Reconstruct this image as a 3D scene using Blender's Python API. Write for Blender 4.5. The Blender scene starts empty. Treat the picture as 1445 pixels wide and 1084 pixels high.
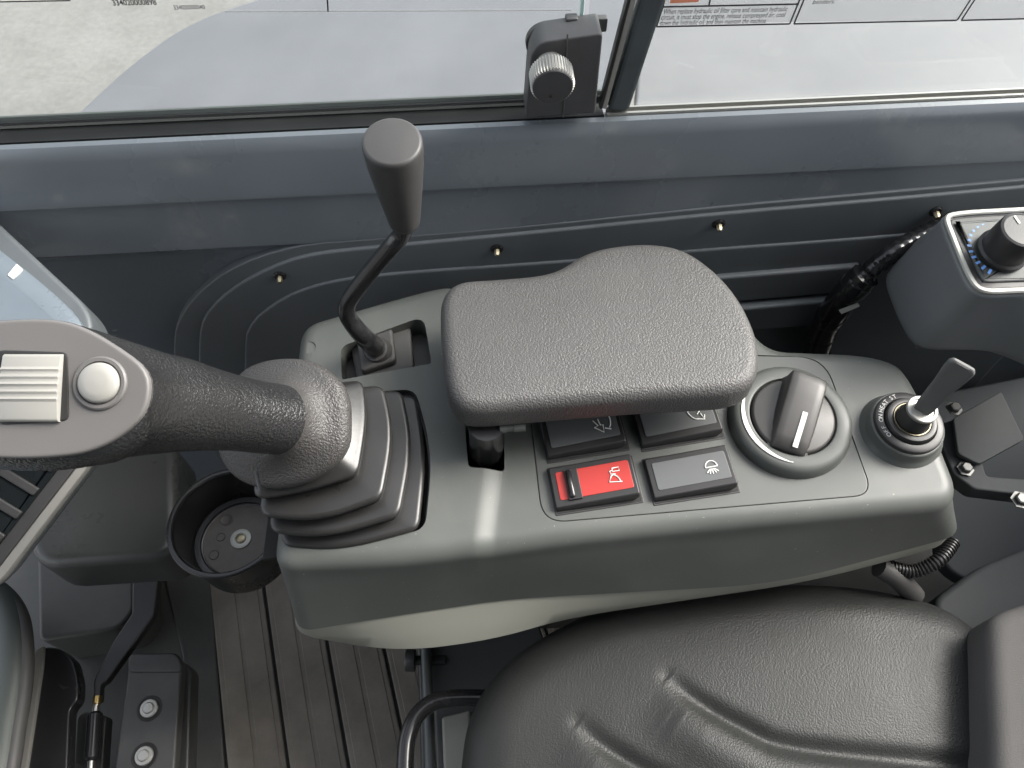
import bpy, bmesh, math, random
from mathutils import Vector as V, Matrix
random.seed(7)
R = math.radians
sc = bpy.context.scene
COL = sc.collection

# ------------------------------------------------------------------ camera
F = 1090.0
PITCH = R(57)
CAM = V((0, 0, 1.20))
FWD = V((0, math.cos(PITCH), -math.sin(PITCH)))
UPV = V((0, math.sin(PITCH), math.cos(PITCH)))
RGT = V((1, 0, 0))
cd = bpy.data.cameras.new('camera')
cd.sensor_width = 36
cd.lens = 36 * F / 1445
cd.clip_start = 0.01
cd.clip_end = 300
cam = bpy.data.objects.new('camera', cd)
COL.objects.link(cam)
cam.location = CAM
cam.rotation_euler = (R(90) - PITCH, 0, 0)
sc.camera = cam

# ------------------------------------------------------------------ world, sun, exposure
SUN_EL, SUN_AZ = R(42), R(73)          # azimuth from +Y towards +X
w = bpy.data.worlds.new('World'); sc.world = w; w.use_nodes = True
nt = w.node_tree
sky = nt.nodes.new('ShaderNodeTexSky'); sky.sky_type = 'NISHITA'; sky.sun_disc = False
sky.sun_elevation = SUN_EL; sky.sun_rotation = SUN_AZ
sky.dust_density = 4.0; sky.ozone_density = 1.0; sky.air_density = 1.0
hs = nt.nodes.new('ShaderNodeHueSaturation'); hs.inputs['Saturation'].default_value = .30   # grey overcast sky
nt.links.new(sky.outputs[0], hs.inputs['Color']); nt.links.new(hs.outputs[0], nt.nodes['Background'].inputs[0])
nt.nodes['Background'].inputs[1].default_value = 0.14
sd = bpy.data.lights.new('sun', 'SUN'); sd.energy = 1.2; sd.angle = R(30); sd.color = (1, .955, .88)
so = bpy.data.objects.new('sun', sd); COL.objects.link(so)
sdir = V((math.sin(SUN_AZ) * math.cos(SUN_EL), math.cos(SUN_AZ) * math.cos(SUN_EL), math.sin(SUN_EL)))
so.rotation_euler = (-sdir).to_track_quat('-Z', 'Y').to_euler()
so.location = sdir * 10
sc.view_settings.view_transform = 'Standard'
sc.view_settings.look = 'None'
sc.view_settings.exposure = 1.85
sc.view_settings.gamma = 1

# ------------------------------------------------------------------ pixel helpers (photo is 1445 x 1084)
def ray(px, py):
    return FWD + RGT * ((px - 722.5) / F) + UPV * ((542 - py) / F)
def atz(px, py, z):
    d = ray(px, py); return CAM + d * ((z - CAM.z) / d.z)
def atp(px, py, P, N):
    d = ray(px, py); return CAM + d * ((P - CAM).dot(N) / d.dot(N))
def atd(px, py, t):
    return CAM + ray(px, py) * t

# ------------------------------------------------------------------ materials
def mat(name, col, rough=.5, metal=0, spec=.5, coat=0, grain=None, var=None, bump=None, coatrough=.1, dust=None):
    """grain=(scale,strength) leather cells; var=(scale,amount) colour mottling; bump=(scale,strength) fine noise"""
    m = bpy.data.materials.new(name); m.use_nodes = True
    t = m.node_tree; b = t.nodes['Principled BSDF']
    b.inputs['Base Color'].default_value = (*col, 1)
    b.inputs['Roughness'].default_value = rough
    b.inputs['Metallic'].default_value = metal
    b.inputs['Specular IOR Level'].default_value = spec
    b.inputs['Coat Weight'].default_value = coat
    b.inputs['Coat Roughness'].default_value = coatrough
    tc = t.nodes.new('ShaderNodeTexCoord')
    if var:
        n = t.nodes.new('ShaderNodeTexNoise'); n.inputs['Scale'].default_value = var[0]; n.inputs['Detail'].default_value = 6
        n.inputs['Roughness'].default_value = .65
        t.links.new(tc.outputs['Object'], n.inputs['Vector'])
        r = t.nodes.new('ShaderNodeMapRange')
        r.inputs[1].default_value = .3; r.inputs[2].default_value = .7
        r.inputs[3].default_value = 1 - var[1]; r.inputs[4].default_value = 1 + var[1]
        t.links.new(n.outputs['Fac'], r.inputs[0])
        x = t.nodes.new('ShaderNodeMix'); x.data_type = 'RGBA'; x.blend_type = 'MULTIPLY'
        x.inputs[0].default_value = 1; x.inputs[6].default_value = (*col, 1)
        t.links.new(r.outputs[0], x.inputs[7])
        t.links.new(x.outputs[2], b.inputs['Base Color'])
        r2 = t.nodes.new('ShaderNodeMapRange')
        r2.inputs[1].default_value = .3; r2.inputs[2].default_value = .7
        r2.inputs[3].default_value = max(.02, rough - .07); r2.inputs[4].default_value = min(1, rough + .07)
        t.links.new(n.outputs['Fac'], r2.inputs[0]); t.links.new(r2.outputs[0], b.inputs['Roughness'])
    if dust:        # scattered pale specks and faint smears; dust=(scale, threshold)
        dn = t.nodes.new('ShaderNodeTexNoise'); dn.inputs['Scale'].default_value = dust[0]; dn.inputs['Detail'].default_value = 1
        d2 = t.nodes.new('ShaderNodeTexNoise'); d2.inputs['Scale'].default_value = dust[0] * .03; d2.inputs['Detail'].default_value = 4
        t.links.new(tc.outputs['Object'], dn.inputs['Vector']); t.links.new(tc.outputs['Object'], d2.inputs['Vector'])
        r3 = t.nodes.new('ShaderNodeMapRange'); r3.inputs[1].default_value = dust[1]; r3.inputs[2].default_value = dust[1] + .03
        r4 = t.nodes.new('ShaderNodeMapRange'); r4.inputs[1].default_value = .45; r4.inputs[2].default_value = .75; r4.inputs[4].default_value = .06
        t.links.new(dn.outputs['Fac'], r3.inputs[0]); t.links.new(d2.outputs['Fac'], r4.inputs[0])
        mm = t.nodes.new('ShaderNodeMath'); mm.operation = 'MULTIPLY_ADD'; mm.inputs[1].default_value = .55; mm.use_clamp = True
        t.links.new(r3.outputs[0], mm.inputs[0]); t.links.new(r4.outputs[0], mm.inputs[2])
        dx_ = t.nodes.new('ShaderNodeMix'); dx_.data_type = 'RGBA'; dx_.inputs[6].default_value = (*col, 1); dx_.inputs[7].default_value = (.42, .40, .37, 1)
        if b.inputs['Base Color'].links: t.links.new(b.inputs['Base Color'].links[0].from_socket, dx_.inputs[6])
        t.links.new(mm.outputs[0], dx_.inputs[0]); t.links.new(dx_.outputs[2], b.inputs['Base Color'])
    if grain:
        n0 = t.nodes.new('ShaderNodeTexNoise'); n0.inputs['Scale'].default_value = grain[0] * .6; n0.inputs['Detail'].default_value = 2
        t.links.new(tc.outputs['Object'], n0.inputs['Vector'])
        mx = t.nodes.new('ShaderNodeMix'); mx.data_type = 'RGBA'; mx.blend_type = 'LINEAR_LIGHT'
        mx.inputs[0].default_value = .0022 * 380 / grain[0]
        t.links.new(tc.outputs['Object'], mx.inputs[6]); t.links.new(n0.outputs['Color'], mx.inputs[7])
        vo = t.nodes.new('ShaderNodeTexVoronoi'); vo.feature = 'SMOOTH_F1'; vo.inputs['Scale'].default_value = grain[0]
        vo.inputs['Smoothness'].default_value = .35
        t.links.new(mx.outputs[2], vo.inputs['Vector'])
        bp = t.nodes.new('ShaderNodeBump'); bp.inputs['Strength'].default_value = grain[1]; bp.inputs['Distance'].default_value = .0012
        bp.invert = True
        t.links.new(vo.outputs['Distance'], bp.inputs['Height']); t.links.new(bp.outputs[0], b.inputs['Normal'])
    elif bump:
        n = t.nodes.new('ShaderNodeTexNoise'); n.inputs['Scale'].default_value = bump[0]; n.inputs['Detail'].default_value = 3
        t.links.new(tc.outputs['Object'], n.inputs['Vector'])
        bp = t.nodes.new('ShaderNodeBump'); bp.inputs['Strength'].default_value = bump[1]; bp.inputs['Distance'].default_value = .001
        t.links.new(n.outputs['Fac'], bp.inputs['Height']); t.links.new(bp.outputs[0], b.inputs['Normal'])
    return m

M = {}
M['console'] = mat('console_plastic', (.083, .089, .082), .47, bump=(1400, .10), var=(6, .06), dust=(420, .775))
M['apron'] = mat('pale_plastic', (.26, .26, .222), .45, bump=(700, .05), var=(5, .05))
M['panel'] = mat('panel_plastic', (.080, .085, .079), .46, bump=(1200, .06), var=(9, .04))
M['pad'] = mat('moulded_pad', (.078, .0755, .073), .44, grain=(640, .45), var=(14, .06))
M['grip'] = mat('grip_rubber', (.019, .019, .0195), .23, spec=.75, grain=(500, .46), var=(20, .08))
M['flange'] = mat('flange_rubber', (.055, .052, .050), .45, grain=(600, .55), var=(20, .08))
M['plate'] = mat('thumb_plate', (.122, .117, .113), .5, bump=(1500, .08), var=(8, .04))
M['button'] = mat('button_ivory', (.29, .285, .262), .45)
M['rubber'] = mat('boot_rubber', (.021, .0205, .020), .33, var=(18, .12), bump=(500, .06))
M['rubber_matt'] = mat('matt_rubber', (.055, .053, .051), .55, var=(18, .1))
M['black'] = mat('black_plastic', (.022, .021, .021), .42, var=(15, .1), bump=(900, .06))
M['blackgloss'] = mat('black_enamel', (.016, .016, .017), .22, var=(25, .1))
M['void'] = mat('black_recess', (.008, .008, .008), .7)
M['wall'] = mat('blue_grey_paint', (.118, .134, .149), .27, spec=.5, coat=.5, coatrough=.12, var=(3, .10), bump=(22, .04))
M['dash'] = mat('dash_moulding', (.034, .036, .035), .30, var=(8, .12), bump=(700, .05))
M['pedal'] = mat('pedal_rubber', (.030, .030, .029), .5, var=(18, .15), dust=(500, .82))
M['reargrey'] = mat('rear_grey', (.055, .060, .058), .5, var=(8, .08))
M['reardeck'] = mat('rear_deck_paint', (.040, .046, .050), .7, spec=.2, var=(6, .12))
M['keygrey'] = mat('key_plastic', (.095, .095, .092), .5, var=(40, .12))
M['bracketgrey'] = mat('bracket_paint', (.046, .050, .052), .65, spec=.25, var=(14, .2))
M['dullsteel'] = mat('dull_steel', (.17, .17, .165), .5, metal=1)
M['cupbase'] = mat('cup_base_plastic', (.085, .076, .068), .5, var=(60, .25))
M['dullsilver'] = mat('dull_silver', (.27, .27, .25), .45, metal=.4)
M['paledeck'] = mat('pale_body_paint', (.150, .148, .150), .4, coat=.15, var=(5, .10), bump=(12, .04))
M['insert'] = mat('dark_moulding', (.095, .106, .113), .5, var=(8, .12), bump=(700, .05))
M['knob'] = mat('lever_knob', (.045, .044, .043), .46, var=(30, .08), bump=(1200, .08))
M['steel'] = mat('bright_steel', (.62, .60, .56), .3, metal=1)
M['chrome'] = mat('chrome', (.80, .80, .78), .12, metal=1)
M['dullbrass'] = mat('dull_brass', (.30, .27, .19), .45, metal=1)
M['tape'] = mat('shiny_tape', (.014, .014, .015), .14, var=(60, .2), bump=(160, .25))
M['brass'] = mat('brass', (.55, .40, .16), .3, metal=1)
M['satin'] = mat('satin_silver', (.36, .355, .33), .38, metal=.6)
M['knurl'] = mat('knurled_metal', (.33, .32, .30), .42, metal=1)
M['knobgrey'] = mat('knob_grey', (.060, .057, .054), .42, var=(15, .06), bump=(900, .06))
M['deepblack'] = mat('deep_black_plastic', (.013, .013, .0135), .24, var=(15, .1))
M['trackblack'] = mat('track_rubber', (.012, .013, .0135), .6, spec=.25, var=(12, .3))
M['edge'] = mat('grey_edge_trim', (.20, .195, .18), .4, metal=.3)
M['white'] = mat('white_print', (.75, .74, .70), .5)
M['washer'] = mat('zinc_washer', (.40, .40, .37), .45, metal=.2)
M['satinprint'] = mat('grey_print', (.48, .48, .46), .5)
M['ink'] = mat('black_ink', (.03, .03, .035), .6)
M['inkfaint'] = mat('grey_ink', (.25, .25, .26), .6)
M['red'] = mat('red_lens', (.43, .035, .028), .42)
M['lens'] = mat('grey_lens', (.105, .11, .11), .4)
M['orange'] = mat('orange_print', (.75, .28, .16), .5)
M['blue'] = mat('blue_print', (.10, .24, .55), .5)
M['seat'] = mat('seat_vinyl', (.0215, .0225, .0212), .46, spec=.36, grain=(600, .23), var=(9, .1))
M['fabric'] = mat('seat_fabric', (.095, .091, .087), .8, bump=(900, .5), var=(12, .1))
M['mat'] = mat('floor_rubber', (.225, .200, .168), .6, var=(7, .36), bump=(350, .18), dust=(300, .79))
M['floor'] = mat('cab_floor_paint', (.078, .078, .072), .5, var=(9, .25), bump=(250, .1))
M['darkmetal'] = mat('dark_metal', (.030, .031, .030), .42, var=(14, .2), bump=(300, .08))
M['grey'] = mat('grey_metal', (.085, .09, .09), .42, var=(10, .12))
M['greybox'] = mat('grey_moulding', (.15, .158, .162), .46, var=(8, .06), bump=(900, .06))
M['palemetal'] = mat('pale_metal', (.34, .33, .29), .5, var=(8, .15))
M['screen'] = mat('screen_glass', (.008, .010, .011), .12, var=(6, .2))
M['bluepanel'] = mat('pale_blue_panel', (.13, .155, .18), .3, var=(9, .12))
M['seal'] = mat('seal_rubber', (.050, .058, .053), .5, var=(12, .1))
M['cover'] = mat('outside_paint', (.120, .122, .131), .35, coat=.2, var=(4, .12), bump=(15, .05))
M['clampblk'] = mat('clamp_black', (.05, .05, .052), .55, var=(25, .2), bump=(600, .1))
M['post'] = mat('post_rubber', (.055, .066, .070), .55, var=(14, .3))
M['glassedge'] = mat('glass_edge', (.45, .62, .58), .15)

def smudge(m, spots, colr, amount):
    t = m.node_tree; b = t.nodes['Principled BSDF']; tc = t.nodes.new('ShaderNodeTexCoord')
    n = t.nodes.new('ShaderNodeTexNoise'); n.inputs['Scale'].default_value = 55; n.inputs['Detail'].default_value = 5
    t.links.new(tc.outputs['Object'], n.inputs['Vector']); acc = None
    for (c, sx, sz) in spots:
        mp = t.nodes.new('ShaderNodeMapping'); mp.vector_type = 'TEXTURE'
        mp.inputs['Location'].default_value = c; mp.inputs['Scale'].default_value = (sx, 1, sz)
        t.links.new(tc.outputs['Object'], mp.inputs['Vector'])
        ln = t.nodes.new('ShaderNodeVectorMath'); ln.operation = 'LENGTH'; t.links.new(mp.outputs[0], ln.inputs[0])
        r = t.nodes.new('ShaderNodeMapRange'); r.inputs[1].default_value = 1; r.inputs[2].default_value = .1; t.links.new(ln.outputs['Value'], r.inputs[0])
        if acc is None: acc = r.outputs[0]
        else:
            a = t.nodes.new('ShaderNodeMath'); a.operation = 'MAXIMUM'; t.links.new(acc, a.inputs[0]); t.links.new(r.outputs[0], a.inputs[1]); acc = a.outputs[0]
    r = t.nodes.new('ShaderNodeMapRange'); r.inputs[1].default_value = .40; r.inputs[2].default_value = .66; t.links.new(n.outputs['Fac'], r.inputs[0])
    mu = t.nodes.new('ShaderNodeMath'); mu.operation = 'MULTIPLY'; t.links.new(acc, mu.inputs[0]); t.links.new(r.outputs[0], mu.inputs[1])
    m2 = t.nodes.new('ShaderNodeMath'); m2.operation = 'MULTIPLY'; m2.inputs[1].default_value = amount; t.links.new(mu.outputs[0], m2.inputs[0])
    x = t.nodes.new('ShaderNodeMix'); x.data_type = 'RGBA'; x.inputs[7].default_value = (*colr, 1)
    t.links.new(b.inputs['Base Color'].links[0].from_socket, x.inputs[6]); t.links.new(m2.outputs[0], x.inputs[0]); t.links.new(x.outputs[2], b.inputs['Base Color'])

def ground_mat():
    m = bpy.data.materials.new('concrete'); m.use_nodes = True; t = m.node_tree; b = t.nodes['Principled BSDF']
    tc = t.nodes.new('ShaderNodeTexCoord')
    n = t.nodes.new('ShaderNodeTexNoise'); n.inputs['Scale'].default_value = 3.2; n.inputs['Detail'].default_value = 9; n.inputs['Roughness'].default_value = .62
    t.links.new(tc.outputs['Object'], n.inputs['Vector'])
    r = t.nodes.new('ShaderNodeValToRGB')
    r.color_ramp.elements[0].position = .32; r.color_ramp.elements[0].color = (.150, .145, .135, 1)
    r.color_ramp.elements[1].position = .68; r.color_ramp.elements[1].color = (.205, .199, .189, 1)
    t.links.new(n.outputs['Fac'], r.inputs[0])
    n2_ = t.nodes.new('ShaderNodeTexNoise'); n2_.inputs['Scale'].default_value = 45; n2_.inputs['Detail'].default_value = 8; n2_.inputs['Roughness'].default_value = .75
    t.links.new(tc.outputs['Object'], n2_.inputs['Vector'])
    rr_ = t.nodes.new('ShaderNodeMapRange'); rr_.inputs[1].default_value = .3; rr_.inputs[2].default_value = .7; rr_.inputs[3].default_value = .84; rr_.inputs[4].default_value = 1.14
    t.links.new(n2_.outputs['Fac'], rr_.inputs[0])
    vo = t.nodes.new('ShaderNodeTexVoronoi'); vo.feature = 'DISTANCE_TO_EDGE'; vo.inputs['Scale'].default_value = .55
    nd = t.nodes.new('ShaderNodeMix'); nd.data_type = 'RGBA'; nd.blend_type = 'ADD'; nd.inputs[0].default_value = .25
    t.links.new(tc.outputs['Object'], nd.inputs[6]); t.links.new(n.outputs['Color'], nd.inputs[7]); t.links.new(nd.outputs[2], vo.inputs['Vector'])
    cr_ = t.nodes.new('ShaderNodeMapRange'); cr_.inputs[2].default_value = .006; cr_.inputs[3].default_value = .93; cr_.inputs[4].default_value = 1
    t.links.new(vo.outputs['Distance'], cr_.inputs[0])
    m1_ = t.nodes.new('ShaderNodeMath'); m1_.operation = 'MULTIPLY'; t.links.new(rr_.outputs[0], m1_.inputs[0]); t.links.new(cr_.outputs[0], m1_.inputs[1])
    x_ = t.nodes.new('ShaderNodeMix'); x_.data_type = 'RGBA'; x_.blend_type = 'MULTIPLY'; x_.inputs[0].default_value = 1
    t.links.new(r.outputs[0], x_.inputs[6]); t.links.new(m1_.outputs[0], x_.inputs[7]); t.links.new(x_.outputs[2], b.inputs['Base Color'])
    b.inputs['Roughness'].default_value = .7
    return m
M['concrete'] = ground_mat()

def glass_mat(name, tint, refl=1.0):
    m = bpy.data.materials.new(name); m.use_nodes = True; t = m.node_tree
    t.nodes.remove(t.nodes['Principled BSDF'])
    o = t.nodes['Material Output']
    tr = t.nodes.new('ShaderNodeBsdfTransparent'); tr.inputs[0].default_value = (*tint, 1)
    g = t.nodes.new('ShaderNodeBsdfGlossy'); g.inputs['Roughness'].default_value = .02
    fr = t.nodes.new('ShaderNodeFresnel'); fr.inputs[0].default_value = 1.45
    mx = t.nodes.new('ShaderNodeMixShader')
    df = t.nodes.new('ShaderNodeBsdfDiffuse'); df.inputs[0].default_value = (.6, .6, .6, 1)      # thin film of dust on the pane
    md_ = t.nodes.new('ShaderNodeMixShader'); md_.inputs[0].default_value = .045
    t.links.new(tr.outputs[0], md_.inputs[1]); t.links.new(df.outputs[0], md_.inputs[2])
    ge = t.nodes.new('ShaderNodeNewGeometry'); inv = t.nodes.new('ShaderNodeMath'); inv.operation = 'SUBTRACT'; inv.inputs[0].default_value = 1
    mu = t.nodes.new('ShaderNodeMath'); mu.operation = 'MULTIPLY'
    t.links.new(ge.outputs['Backfacing'], inv.inputs[1]); t.links.new(inv.outputs[0], mu.inputs[0]); t.links.new(fr.outputs[0], mu.inputs[1])
    t.links.new(mu.outputs[0], mx.inputs[0]); t.links.new(md_.outputs[0], mx.inputs[1]); t.links.new(g.outputs[0], mx.inputs[2])
    t.links.new(mx.outputs[0], o.inputs[0])
    return m
M['glass'] = glass_mat('window_glass', (.96, .98, .97))
def film_mat():
    m = bpy.data.materials.new('decal_film'); m.use_nodes = True; t = m.node_tree
    b = t.nodes['Principled BSDF']; b.inputs['Base Color'].default_value = (.75, .75, .75, 1); b.inputs['Roughness'].default_value = .35
    o = t.nodes['Material Output']
    tr = t.nodes.new('ShaderNodeBsdfTransparent')
    mx = t.nodes.new('ShaderNodeMixShader'); mx.inputs[0].default_value = .3
    t.links.new(tr.outputs[0], mx.inputs[1]); t.links.new(b.outputs[0], mx.inputs[2]); t.links.new(mx.outputs[0], o.inputs[0])
    return m
M['film'] = film_mat()

# ------------------------------------------------------------------ geometry helpers
class G:
    def __init__(s): s.v = []; s.f = []
    def add(s, vs, fs):
        b = len(s.v); s.v += [V(x) for x in vs]; s.f += [tuple(i + b for i in f) for f in fs]; return s
    def loft(s, loops, cap0=True, cap1=True, closed=True):
        n = len(loops[0]); vs = [p for l in loops for p in l]; fs = []
        for k in range(len(loops) - 1):
            for i in range(n if closed else n - 1):
                j = (i + 1) % n
                fs.append((k*n+i, k*n+j, (k+1)*n+j, (k+1)*n+i))
        if cap0: fs.append(tuple(range(n - 1, -1, -1)))
        if cap1: fs.append(tuple((len(loops)-1)*n + i for i in range(n)))
        return s.add(vs, fs)
    def tube(s, pts, rad, seg=16, caps=True):
        pts = [V(p) for p in pts]; n = len(pts)
        if not hasattr(rad, '__len__'): rad = [rad] * n
        T = [(pts[min(i+1, n-1)] - pts[max(i-1, 0)]).normalized() for i in range(n)]
        a = T[0].orthogonal().normalized(); loops = []
        for i in range(n):
            a = (a - T[i] * a.dot(T[i])).normalized(); b = T[i].cross(a)
            loops.append([pts[i] + (a*math.cos(q) + b*math.sin(q)) * rad[i] for q in [2*math.pi*k/seg for k in range(seg)]])
        return s.loft(loops, caps, caps)
    def lathe(s, prof, o, ax, seg=48, cap0=True, cap1=True):
        """prof: list of (radius, height along ax)"""
        o = V(o); ax = V(ax).normalized(); a = ax.orthogonal().normalized(); b = ax.cross(a)
        loops = [[o + ax*h + (a*math.cos(q) + b*math.sin(q))*max(r, 1e-5) for q in [2*math.pi*k/seg for k in range(seg)]] for r, h in prof]
        return s.loft(loops, cap0, cap1)
    def slab(s, loop, n, thick, r=.002, seg=4, botr=0):
        """loop: top outline (ccw seen along -n); extruded along -n by thick, top edge rounded with r"""
        n = V(n).normalized(); loop = ccw(loop, n); L = []
        if botr:
            L.append(offset(loop, n, botr + .001, -thick))
            for k in range(seg + 1):
                q = math.pi/2 * k/seg
                L.append(offset(loop, n, botr*(1-math.sin(q)), -thick + botr*(1-math.cos(q))))
        else:
            L.append(offset(loop, n, 0, -thick))
        for k in range(seg + 1):
            q = math.pi/2 * k/seg
            L.append(offset(loop, n, r*(1-math.cos(q)), -r + r*math.sin(q)))
        L.append(offset(loop, n, r + min(.0008, r*.5), 0))
        return s.loft(L)
    def box(s, c, ax, ay, az, r=.001, seg=2):
        """c centre; ax, ay, az half-extent vectors"""
        c, ax, ay, az = V(c), V(ax), V(ay), V(az)
        top = [c+az-ax-ay, c+az+ax-ay, c+az+ax+ay, c+az-ax+ay]
        return s.slab(fillet(top, r*1.5, 3), az, 2*az.length, r, seg)
    def text(s, body, o, ux, uy, size, n=None, lift=.0004, shear=0, align='LEFT', bold=0):
        c = bpy.data.curves.new('t', 'FONT'); c.body = body; c.size = size; c.shear = shear; c.align_x = align
        c.resolution_u = 3; c.offset = bold
        ob = bpy.data.objects.new('t', c); COL.objects.link(ob)
        dg = bpy.context.evaluated_depsgraph_get(); me = bpy.data.meshes.new_from_object(ob.evaluated_get(dg))
        ux = V(ux).normalized(); uy = V(uy).normalized(); nn = ux.cross(uy).normalized() if n is None else V(n)
        s.add([V(o) + ux*v.co.x + uy*v.co.y + nn*lift for v in me.vertices], [tuple(p.vertices) for p in me.polygons])
        bpy.data.objects.remove(ob); bpy.data.curves.remove(c); bpy.data.meshes.remove(me)
        return s

def newell(loop):
    n = V((0, 0, 0))
    for i, p in enumerate(loop):
        q = loop[(i+1) % len(loop)]; n += V(((p.y-q.y)*(p.z+q.z), (p.z-q.z)*(p.x+q.x), (p.x-q.x)*(p.y+q.y)))
    return n
def ccw(loop, n):
    loop = [V(p) for p in loop]
    return loop if newell(loop).dot(n) > 0 else loop[::-1]
def offset(loop, n, d, h):
    m = len(loop); out = []
    for i in range(m):
        t = loop[(i+1) % m] - loop[i-1]
        if t.length < 1e-9: t = loop[(i+2) % m] - loop[i-2]
        inw = n.cross(t).normalized()
        out.append(loop[i] + inw*d + n*h)
    if d > 0:      # collapse edges that would turn over
        for _ in range(12):
            bad = [i for i in range(m) if (out[(i+1) % m]-out[i]).dot(loop[(i+1) % m]-loop[i]) < 0]
            if not bad: break
            for i in bad:
                j = (i+1) % m; c = (out[i]+out[j])/2; out[i] = c.copy(); out[j] = c.copy()
    return out
def fillet(pts, r, seg=6):
    pts = [V(p) for p in pts]; m = len(pts); out = []
    if not hasattr(r, '__len__'): r = [r]*m
    for i in range(m):
        a, b, c = pts[i-1], pts[i], pts[(i+1) % m]
        d1 = min(r[i], (a-b).length*.48); d2 = min(r[i], (c-b).length*.48)
        p, q = b + (a-b).normalized()*d1, b + (c-b).normalized()*d2
        for k in range(seg+1):
            t = k/seg; out.append(p*(1-t)**2*1 + b*2*t*(1-t) + q*t*t)
    return out
def catmull(pts, n, closed=True):
    pts = [V(p) for p in pts]; m = len(pts); dense = []; S = 24
    rng = range(m if closed else m-1)
    for i in rng:
        if closed: p0, p1, p2, p3 = pts[i-1], pts[i], pts[(i+1) % m], pts[(i+2) % m]
        else: p0, p1, p2, p3 = pts[max(i-1, 0)], pts[i], pts[i+1], pts[min(i+2, m-1)]
        for k in range(S):
            t = k/S
            dense.append(.5*((2*p1) + (p2-p0)*t + (2*p0-5*p1+4*p2-p3)*t*t + (3*p1-p0-3*p2+p3)*t**3))
    if not closed: dense.append(pts[-1])
    return resample(dense, n, closed)
def resample(d, n, closed=True):
    d = d + [d[0]] if closed else d
    L = [0]
    for i in range(1, len(d)): L.append(L[-1] + (d[i]-d[i-1]).length)
    out = []; j = 0
    for k in range(n):
        s = L[-1]*k/(n if closed else n-1)
        while j < len(L)-2 and L[j+1] < s: j += 1
        e = L[j+1]-L[j]; t = (s-L[j])/e if e > 0 else 0
        out.append(d[j].lerp(d[j+1], min(t, 1)))
    return out

# ------------------------------------------------------------------ object helpers
def thing(name, label, cat, loc, group=None):
    o = bpy.data.objects.new(name, None); COL.objects.link(o); o.location = loc; o.empty_display_size = .02
    o['label'] = label; o['category'] = cat
    if group: o['group'] = group
    return o
def worldloc(o):
    p = V((0, 0, 0))
    while o: p += V(o.location); o = o.parent
    return p
def mesh_of(g, off, name):
    me = bpy.data.meshes.new(name)
    me.from_pydata([tuple(v - off) for v in g.v], [], g.f)
    bm = bmesh.new(); bm.from_mesh(me)
    bmesh.ops.remove_doubles(bm, verts=bm.verts, dist=1e-7)
    bmesh.ops.recalc_face_normals(bm, faces=bm.faces); bm.to_mesh(me); bm.free()
    return me
def finish(me, ang=38):
    me.shade_smooth(); me.set_sharp_from_angle(angle=R(ang))
def obj(name, g, m, parent=None, label=None, ang=38, origin=None):
    """one mesh object; g is in world coordinates"""
    off = worldloc(parent) if parent else V((0, 0, 0))
    loc = V((0, 0, 0))
    if origin is None and g.v:
        loc = sum(g.v, V((0, 0, 0))) / len(g.v)
        loc.z = min(v.z for v in g.v)
        loc = loc - off
    elif origin is not None: loc = V(origin) - off
    me = mesh_of(g, off + loc, name); finish(me, ang)
    for p in me.polygons:
        if len(p.vertices) > 8: p.use_smooth = False
    me.materials.append(M[m] if isinstance(m, str) else m)
    o = bpy.data.objects.new(name, me); COL.objects.link(o); o.location = loc
    if parent: o.parent = parent
    if label: o['label'] = label
    return o
def tag(o, label, cat, group=None):
    o['label'] = label; o['category'] = cat
    if group: o['group'] = group
    return o
def struct(name, g, m):
    o = obj(name, g, m, origin=(0, 0, 0)); o['kind'] = 'structure'; return o
def cut(o, cutters):
    tmp = []
    for g in cutters:
        me = mesh_of(g, worldloc(o), 'cutter'); c = bpy.data.objects.new('cutter', me); COL.objects.link(c)
        c.location = worldloc(o); tmp.append(c)
        md = o.modifiers.new('cut', 'BOOLEAN'); md.object = c; md.operation = 'DIFFERENCE'; md.solver = 'EXACT'
    bpy.context.view_layer.update()
    dg = bpy.context.evaluated_depsgraph_get()
    me = bpy.data.meshes.new_from_object(o.evaluated_get(dg))
    o.modifiers.clear(); old = o.data; o.data = me; me.name = o.name; finish(me)
    for c in tmp: bpy.data.objects.remove(c)

UP = V((0, 0, 1))
# ================================================================== SETTING
g = G(); g.add([(-40, -40, -.55), (40, -40, -.55), (40, 60, -.55), (-40, 60, -.55)], [(0, 1, 2, 3)])
struct('ground', g, 'concrete')

# side wall frame
ZS = .75
wl, wr = atz(0, 208, ZS), atz(1445, 141, ZS)
WX = (wr - wl); WX.z = 0; WX.normalize()
WN = UP.cross(WX) * -1          # towards the cab
if WN.y > 0: WN = -WN
WO = wl.copy()
def wallpt(px, py, off=0):      # off metres towards the cab
    return atp(px, py, WO + WN*off, WN)
def wp(s, off, z): p = WO + WX*s + WN*off; return V((p.x, p.y, z))
S0, S1 = -.35, (wr-wl).length + .35

floor = G(); floor.box((.1, .05, -.012), (1.1, 0, 0), (0, .70, 0), (0, 0, .01), .002)
struct('cab_floor', floor, 'floor')
g = G(); g.box((.1, -.62, .85), (1.1, 0, 0), (0, .02, 0), (0, 0, .90), .004, 2)
struct('unseen_shade_wall', g, 'insert')  # unseen solid wall behind the camera, added to darken operator-facing sides
g = G(); g.box((.1, -.29, 1.78), (1.1, 0, 0), (0, .35, 0), (0, 0, .02), .004, 2)
struct('unseen_shade_roof', g, 'insert')  # unseen part-roof, added with its edge set to keep sky off the console front
g = G(); g.box((.97, .0, .42), (.02, 0, 0), (0, .60, 0), (0, 0, .43), .004, 2)
struct('unseen_rear_wall', g, 'insert')  # unseen rear wall, added at a height that shades deck and seat

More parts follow.
